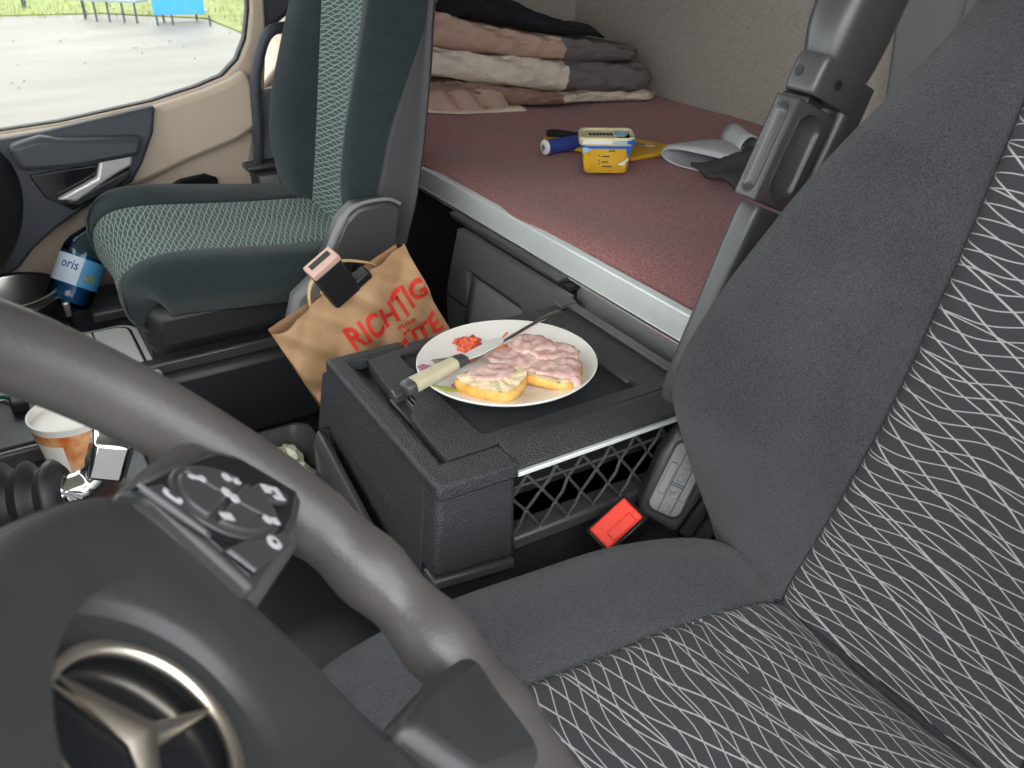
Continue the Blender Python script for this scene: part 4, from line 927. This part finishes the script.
# ------------------------------------------------------------------ things by the passenger door and dashboard
bo = thing('water_bottle', (.075, 1.985, .42), 'clear blue plastic water bottle tilted between the door and the far seat', 'bottle')
Mb2 = along((.060, 1.975, .412), (.166, 2.03, .570))
MB().lathe([(.0001, .004), (.030, .0), (.044, .006), (.047, .02), (.045, .028), (.047, .036), (.047, .115), (.046, .125), (.040, .142), (.028, .160), (.017, .176), (.0145, .184), (.0145, .196)], 32, Mb2).build('bottle_body', PET, bo, smooth=60)
MB().lathe([(.0001, .008), (.040, .008), (.0445, .03), (.0445, .112), (.0001, .114)], 28, Mb2).build('water', WATERB, bo)
MB().lathe([(.0165, .184), (.0165, .202), (.015, .205), (.0001, .205)], 24, Mb2).build('cap', BLUL, bo); MB().lathe([(.0175, .178), (.0175, .183), (.015, .184)], 24, Mb2).build('neck_ring', INKB, bo)
def cyl_patch(poly, m, nm, r, sub=8):
    """poly in (angle deg, height) wrapped on the bottle"""
    a0, a1, z0, z1 = poly; G = [[(r*math.cos(math.radians(a)), r*math.sin(math.radians(a)), z) for a in np.linspace(a0, a1, sub)] for z in (z0, z1)]
    return MB().grid(np.array(G), M=Mb2).build(nm, m, bo)
# find the bearing of the camera in the bottle's frame
cv_ = Mb2.inverted() @ Vector((0, 0, 1.2)); A0 = math.degrees(math.atan2(cv_.y, cv_.x))
sgn = 1 if (Mb2.to_3x3() @ Vector((math.cos(math.radians(A0+20)), math.sin(math.radians(A0+20)), 0))).x > (Mb2.to_3x3() @ Vector((math.cos(math.radians(A0)), math.sin(math.radians(A0)), 0))).x else -1
cyl_patch((A0-150*sgn, A0+5*sgn, .045, .105), LABW, 'label_band', .0476, 24); cyl_patch((A0+5*sgn, A0+150*sgn, .045, .105), LABB, 'label_band', .0476, 24)
G = [[(.0480*math.cos(math.radians(A0+sgn*(30+rr*22*math.cos(t)))), .0480*math.sin(math.radians(A0+sgn*(30+rr*22*math.cos(t)))), .066+rr*.008*math.sin(t)) for t in np.linspace(0, 2*math.pi, 16, endpoint=False)] for rr in (.05, 1)]
MB().grid(np.array(G), cv=True, M=Mb2).build('island_print', LABG, bo)
V, F = text_mesh('oris', 1, bold=.01); V = np.array(V); V -= V.min(0); V /= V.max(0)
MB().add([(.0481*math.cos(math.radians(A0+sgn*(-48+44*x))), .0481*math.sin(math.radians(A0+sgn*(-48+44*x))), .076+y*.019) for x, y in V], F, Mb2).build('label_lettering', INKB, bo, smooth=0)
# pot on a black crate
cr_ = thing('plastic_crate', (-.04, 2.02, .2), 'black plastic crate in the passenger footwell under the steel pot', 'crate')
MB().box((-.17, 1.90, .2), (.06, 2.075, .345)).build('crate_body', PLD, cr_, bevel=.012); MB().box((-.175, 1.895, .325), (.065, 2.079, .340)).build('crate_rim', RUB, cr_, bevel=.004)
po = thing('steel_pot', (-.045, 2.0, .346), 'brushed steel cooking pot with wire bail on the crate by the door', 'pot')
pm = T(-.045, 1.995, .346)
MB().lathe([(.0001, .0), (.090, .0), (.097, .006), (.099, .105), (.104, .110), (.1045, .113), (.102, .115), (.097, .112), (.095, .108), (.093, .010), (.0001, .006)], 48, pm).build('pot_body', STEEL, po, smooth=50)
MB().tube([(.1*math.cos(a)-.045, .1*math.sin(a)+1.995, .444+.004*math.sin(a)) for a in np.linspace(-2.2, 1.0, 30)], .0035, 8).build('bail', STEEL, po)
MB().box((.05, 1.93, .40), (.066, 1.96, .435)).build('bail_lug', STEEL, po, bevel=.004)
# cool box with a pale lid
cb = thing('cool_box', (.0, 1.64, .2), 'cool box with a pale grooved lid on the floor before the far seat', 'cool box')
MB().prism(rrect(-.145, 1.46, .165, 1.83, .04), .2, .355).build('box_body', PLG, cb, bevel=.006, fix=True)
MB().prism(rrect(-.155, 1.45, .176, 1.845, .045), .355, .400).build('lid', WHITEP, cb, bevel=.008, seg=3, fix=True)
MB().prism(rrect(-.10, 1.50, .155, 1.825, .03), .398, .4035).build('lid_panel', WHITEP, cb, bevel=.003, fix=True)
gr = MB(); gr.tube([(x, y, .401) for x, y in rrect(-.102, 1.498, .157, 1.827, .031)], .0022, 8, closed=True); gr.build('lid_groove', RUB, cb)
MB().box((.085, 1.82, .4035), (.089, 1.50, .4045)).build('lid_seam', RUB, cb)
# ice cream cup
cu = thing('paper_cup', (.004, 1.165, .4905), 'white paper cup with orange food print on the dashboard tray', 'cup')
cm = T(.004, 1.160, .4905)
MB().lathe([(.0001, .004), (.034, .004), (.0365, 0), (.0385, .004), (.0505, .0895)], 40, cm, cap_end=False).build('cup_wall', CUPP, cu)
MB().lathe([(.0505, .089), (.0512, .095), (.0525, .097), (.0525, .100), (.050, .1005), (.0485, .098), (.0475, .080), (.036, .006), (.0001, .005)], 40, cm).build('cup_liner', CUPW, cu)
G = [[((.0388+.011*(z/.078)+.0006)*math.cos(a), (.0388+.011*(z/.078)+.0006)*math.sin(a), z) for a in np.linspace(math.radians(205), math.radians(248), 8)] for z in (.006, .03, .074)]
MB().grid(np.array(G), M=cm).build('white_print', CUPW, cu)
# cable and plug
cbl = thing('charging_cable', (-.08, 1.42, .2), 'thin green cable ending in a small black plug behind the cup', 'cable')
MB().tube(cr_interp([(-.24, 1.43, .515), (-.14, 1.425, .500), (-.085, 1.435, .4985), (-.062, 1.40, .503)], 5), .003, 8).build('cable', GREENC, cbl); MB().box((-.070, 1.372, .494), (-.046, 1.404, .514)).build('plug', RUB, cbl, bevel=.003)
MB().box((-.30, 1.27, .2), (-.02, 1.442, .493)).build('console_box', PLD, dash, bevel=.012)
# gear lever with bellows
gl = thing('gear_lever', (-.08, .98, .49), 'chrome gear lever with black rubber bellows behind the steering wheel', 'gear lever')
ax0, ax1 = Vector((-.17, 1.000, .598)), Vector((-.022, .948, .603)); L_ = (ax1-ax0).length; pr = []
for k in range(13):
    s = L_*k/12; pr.append((.048-.010*k/12-(0 if k % 2 else .010), s))
pr = [(.0001, 0)]+[(float(a), float(b)) for a, b in cr_interp(np.array(pr), 3)]+[(.0001, L_+.002)]
MB().lathe(pr, 32, along(ax0, ax1)).build('bellows', RUB, gl, smooth=60)
MB().box((-.30, .92, .50), (-.16, 1.08, .68)).build('lever_base', PLD, gl, bevel=.02)
MB().lathe([(.0001, 0), (.018, 0), (.021, .006), (.019, .012), (.016, .016), (.0001, .018)], 24, along(ax1-Vector((.012, -.004, 0)), ax1+Vector((.1, -.036, .004)))).build('collar', CHR, gl)
MB().tube(cr_interp([(-.02, .948, .604), (.0, .946, .608), (.014, .945, .618), (.024, .944, .630)], 4), [.021]*5+[.019]*8, 14, flat=.8).build('lever_arm', CHR, gl)
MB().box((-.010, -.016, -.010), (.020, .016, .028), frame_mat((.018, .943, .631), (.91, -.1, -.40), (.1, .995, 0), (.40, -.04, .91)) @ Matrix.Diagonal((1.3, 1.3, 1.3, 1))).build('knob', CHR, gl, bevel=.005)
MB().box((.0185, -.012, -.006), (.0225, .012, .022), frame_mat((.018, .943, .631), (.91, -.1, -.40), (.1, .995, 0), (.40, -.04, .91)) @ Matrix.Diagonal((1.3, 1.3, 1.3, 1))).build('knob_window', PLB, gl, bevel=.001)
MB().tube([(-.026, .925, .617), (-.014, .920, .607)], .002, 8).build('selector_mark', PLG, gl)
MB().tube([(-.020, .923, .618), (-.008, .918, .608)], .002, 8).build('selector_mark', PLG, gl)
# waste bin with crumpled tissues
wb = thing('waste_bin', (.27, 1.26, .2), 'open grey plastic waste bin on the floor left of the console', 'bin')
G = [[(x, y, z) for x, y in rrect(.17+i_, 1.175+i_, .366-i_, 1.346-i_, .03, 6)] for z, i_ in ((.2, .03), (.201, .028), (.345, .004), (.352, -.003), (.360, -.002), (.360, .004), (.345, .008), (.21, .031))]
mb = MB().grid(np.array(G), cv=True); q = 28; mb.add(G[-1], [tuple(range(len(G[-1])))]); mb.add(G[0], [tuple(range(len(G[0])))[::-1]]); mb.build('bin_body', PLM, wb, fix=True)
for k, (x, y, z, r, lb) in enumerate(((.312, 1.298, .322, .026, 'crumpled pale paper tissue, upper one in the waste bin'), (.318, 1.252, .300, .034, 'crumpled pale paper tissue, lower one in the waste bin'), (.280, 1.235, .285, .026, 'crumpled pale paper tissue half hidden beside the console in the bin'))):
    G = []; R_ = random.Random(k+3)
    for i in range(9):
        th = math.pi*i/8; G.append([tuple(np.array((x, y, z))+r*(.72+.5*R_.random())*np.array((math.sin(th)*math.cos(p_), math.sin(th)*math.sin(p_), .9*math.cos(th)))) for p_ in np.linspace(0, 2*math.pi, 14, endpoint=False)])
    MB().grid(np.array(G), cv=True).build('tissue', TISSUE, None, smooth=20, label=lb, cat='tissue', group='tissues in the waste bin')
# ------------------------------------------------------------------ steering wheel (local frame: x right, y up, z towards the driver)
a_, b_, g_ = map(math.radians, (46.154, -10.142, 6.242)); Rz = Matrix.Rotation(b_, 3, 'Z')
u0, v0, nW = Rz @ Vector((-math.cos(a_), 0, math.sin(a_))), Rz @ Vector((0, 1, 0)), Rz @ Vector((math.sin(a_), 0, math.cos(a_)))
uW = u0*math.cos(g_)+v0*math.sin(g_); vW = -u0*math.sin(g_)+v0*math.cos(g_); cW = Vector((-.003, .226, .953)); WMx = frame_mat(cW, vW, uW, nW)
sw = thing('steering_wheel', tuple(cW-nW*.10), 'large dark leather steering wheel with star emblem, left foreground', 'steering wheel')
rc = (-.025, -.001); n = 160; path = []; rad = []
for k in range(n):
    t = 2*math.pi*k/n; deg = math.degrees(t) % 360; R_ = .226; r = .0198
    if 300 < deg < 340: r += .0016*math.sin((deg-300)/40*math.pi*6); R_ += .001
    for c_, w_ in ((343, 9), (197, 9), (312, 7), (228, 7)): r += .0011*math.exp(-((deg-c_)/w_)**2)
    path.append((rc[0]+R_*math.cos(t), rc[1]+R_*math.sin(t), .012)); rad.append(r)
MB().tube(path, rad, 24, closed=True, M=WMx).build('rim', LEATH, sw, smooth=80)
half = [(0, .083), (.043, .076), (.076, .061), (.104, .040), (.109, .026), (.090, -.014), (.068, -.052), (.046, -.084), (.026, -.117), (.0, -.122)]
poly = half+[(-x, y) for x, y in half[-2:0:-1]]
P = cr_interp(np.array(poly), 5, closed=True); c = np.array([.0, -.01])
def hub_h(r, q): return .016-.006*(1-min(1, max(0, (r-.044)/.012)))
G = []
for q, h in ((1.03, -.035), (1.03, -.006), (1.012, .008), (.985, .014), (.95, .0165)): G.append([(*(c+(p-c)*q), h) for p in P])
for q in (.85, .72, .60): G.append([(*(c*(1-1)+ (c+(p-c)*q)), .0175) for p in P])
EC = (-.012, .011); WE = WMx @ T(EC[0], EC[1], 0)
# blend from the outline to circles round the emblem
for R_, h in ((.056, .0165), (.053, .0140), (.051, .0105), (.044, .0095), (.03, .0085), (.012, .008), (.0005, .008)):
    G.append([(EC[0]+R_*math.cos(t), EC[1]+R_*math.sin(t), h) for t in [math.atan2(p[1]-EC[1], p[0]-EC[0]) for p in P]])
MB().grid(np.array(G), cv=True, M=WMx).build('airbag_cover', WPL, sw, smooth=50, fix=True)
# emblem: ring with a three-pointed star
em = MB(); em.tube([(.0345*math.cos(t), .0345*math.sin(t), .0125) for t in np.linspace(0, 2*math.pi, 80, endpoint=False)], .0026, 14, closed=True, M=WE)
em = em.build('emblem', SATC, sw, smooth=80)
MB().lathe([(.0345, .0088), (.033, .0098), (.0001, .0098)], 48, WE).build('emblem_disc', PLB, em)
st = MB(); off = math.radians(15)
Vs = [(0, 0, .0185)]
for k in range(3):
    t = off+2*math.pi*k/3; Vs.append((.0345*math.sin(t), .0345*math.cos(t), .0135))
for k in range(3):
    t = off+2*math.pi*k/3+math.pi/3; Vs.append((.0052*math.sin(t), .0052*math.cos(t), .0105))
F = []
for k in range(3): F += [(0, 1+k, 4+k), (0, 4+k, 1+(k+1) % 3)]
st.add(Vs, F, WE); st.add([(x, y, .0100) for x, y, z in Vs[1:]], [(0, 3, 1, 4, 2, 5)], WE); st.build('star', SATC, em, smooth=0, fix=True)
# spokes and button pads
for sx, nm in ((1, 'spoke'), (-1, 'spoke')):
    def mir(pl): return [(x*sx if sx > 0 else -x-.05*(x > .15), y) for x, y in pl]
    MB().prism(mir([(.098, .040), (.150, .024), (.196, .006), (.200, -.06), (.150, -.062), (.070, -.030)]), -.012, .0185, WMx).build('spoke', LEATH, sw, bevel=.010, seg=3, fix=True)
    MB().prism(mir([(.092, .041), (.157, .009), (.172, .000), (.183, -.016), (.186, -.060), (.150, -.053), (.074, -.024), (.102, .028)]), .012, .0245, WMx).build('pad_frame', WPL, sw, bevel=.004, fix=True)
    pd = MB().prism(mir([(.096, .037), (.157, .005), (.170, -.003), (.179, -.018), (.181, -.055), (.150, -.049), (.080, -.022), (.106, .026)]), .02, .0256, WMx).build('button_pad', PLB, sw, bevel=.002, fix=True)
    cx, cy = (.125, -.008)
    # five-way rocker: an oval cut in four by grooves
    ax = Vector((.60, -.80)); bx = Vector((.80, .60))
    for qd in range(4):
        A0_ = math.radians(45+90*qd); pts = [(0, 0)]+[(.030*math.cos(A0_+t), .021*math.sin(A0_+t)) for t in np.linspace(.05, math.pi/2-.05, 9)]
        cc_ = np.mean(pts, 0); pts = [tuple(cc_+(np.array(p)-cc_)*.93) for p in pts]
        q = [(cx+ax.x*p[0]+bx.x*p[1], cy+ax.y*p[0]+bx.y*p[1]) for p in pts]
        MB().prism(mir(q), .0255, .0298, WMx).build('rocker_segment', PLM, pd, bevel=.0012, fix=True)
    MB().prism(mir([(cx+ax.x*.0325*math.cos(t)+bx.x*.0235*math.sin(t), cy+ax.y*.0325*math.cos(t)+bx.y*.0235*math.sin(t)) for t in np.linspace(0, 2*math.pi, 28, endpoint=False)]), .0250, .0272, WMx).build('rocker_ring', PLM, pd, bevel=.001, fix=True)
    MB().prism(mir([(.156+.010*math.cos(t)*.8+.004*math.sin(t), -.034-.010*math.cos(t)*.9+.006*math.sin(t)) for t in np.linspace(0, 2*math.pi, 20, endpoint=False)]), .0255, .0285, WMx).build('menu_button', PLM, pd, bevel=.001, fix=True)
    MB().prism(mir([(.0955, .0345), (.1095, .024), (.092, -.001), (.0885, .0)]), .0255, .0275, WMx).build('pad_button', PLM, pd, bevel=.001, fix=True)
    MB().prism(mir([(.086, -.007), (.100, -.016), (.128, -.040), (.120, -.0445), (.083, -.022)]), .0255, .0275, WMx).build('pad_button', PLM, pd, bevel=.001, fix=True)
    MB().prism([(x+.0, y) for x, y in mir([(.096, .0355), (.0985, .035), (.0905, .002), (.0885, .003)])], .0275, .0282, WMx).build('silver_strip', PLG, pd)
    MB().prism(mir([(.0845, -.008), (.087, -.009), (.0825, -.0225), (.0805, -.021)]), .0275, .0282, WMx).build('silver_strip', PLG, pd)
# printed symbols on the passenger-side pad
def icon(polys, x, y, sc, ang, z=.0300):
    mb = MB(); c, s = math.cos(ang), math.sin(ang)
    for pl_ in polys: mb.prism([(x+sc*(p[0]*c-p[1]*s), y+sc*(p[0]*s+p[1]*c)) for p in pl_], z-.0006, z, WMx)
    mb.build('icon', ICON, pd0, fix=True)
pd0 = [o for o in bpy.data.objects if o.name == 'button_pad'][0]
circ = lambda r, x=0, y=0, k=14: [(x+r*math.cos(t), y+r*math.sin(t)) for t in np.linspace(0, 2*math.pi, k, endpoint=False)]
phone = [[(-1, .6), (-.6, 1), (-.2, .6), (-.5, .2), (.2, -.5), (.6, -.2), (1, -.6), (.6, -1), (.1, -.9), (-.9, .1)]]
IA = -1.0
icon(phone, .1030, .0195, .0042, IA, .0282)
icon([[(-1.2, -.3), (.8, -.3), (.8, .3), (-1.2, .3)], circ(.6, 1.1, 0)], .1245, .0105, .0035, IA); icon([circ(.9, -.9, .3), [(.2, -.6), (1.6, -.6), (1.6, .5), (.2, .5)]], .1415, -.0085, .0032, IA)
icon([circ(.9, -.8, 0), [(.3, -.7), (1.6, -.7), (1.6, .6), (.3, .6)]], .1260, -.0305, .0032, IA); icon([[(-1.2, -.7), (1.0, -.7), (1.0, .7), (-1.2, .7)]], .1075, -.0065, .0032, IA)
icon([circ(.8, -.4, .5), circ(.8, .5, -.4)], .1260, -.0075, .0036, IA, .0304)
icon([[(-1.2, -.2), (-.2, -.2), (-.2, .9), (-1.2, .9)], [(-.1, .3), (1.3, .3), (1.3, .8), (-.1, .8)], [(.6, -1.0), (1.3, -1.0), (1.3, .3), (.6, .3)], [(-.2, -1.0), (.6, -1.0), (.6, -.5), (-.2, -.5)]], .156, -.0335, .0050, IA, .0290)
icon([circ(1.0)], .112, -.0330, .0042, IA, .0282)
MB().prism([(.112+.0014*math.cos(t), -.0330+.0014*math.sin(t)) for t in np.linspace(0, 6.28, 10)[:-1]], .0280, .0285, WMx).build('icon_centre', PLB, pd0, fix=True)
# lower spokes and column
for sx in (1, -1):
    q = [(.036, -.094), (.080, -.126), (.130, -.172), (.136, -.184), (.120, -.206), (.095, -.212), (.060, -.195), (.022, -.140)]
    q = q if sx > 0 else [(-x-.03*(x > .1), y) for x, y in q]
    MB().prism(q, -.010, .0265, WMx).build('spoke', WPL, sw, bevel=.008, seg=3, fix=True)
MB().prism(circ(.06, 0, -.0, 24), -.14, -.02, WMx).build('column_shroud', PLD, sw, bevel=.01, fix=True)
bpy.context.view_layer.update()
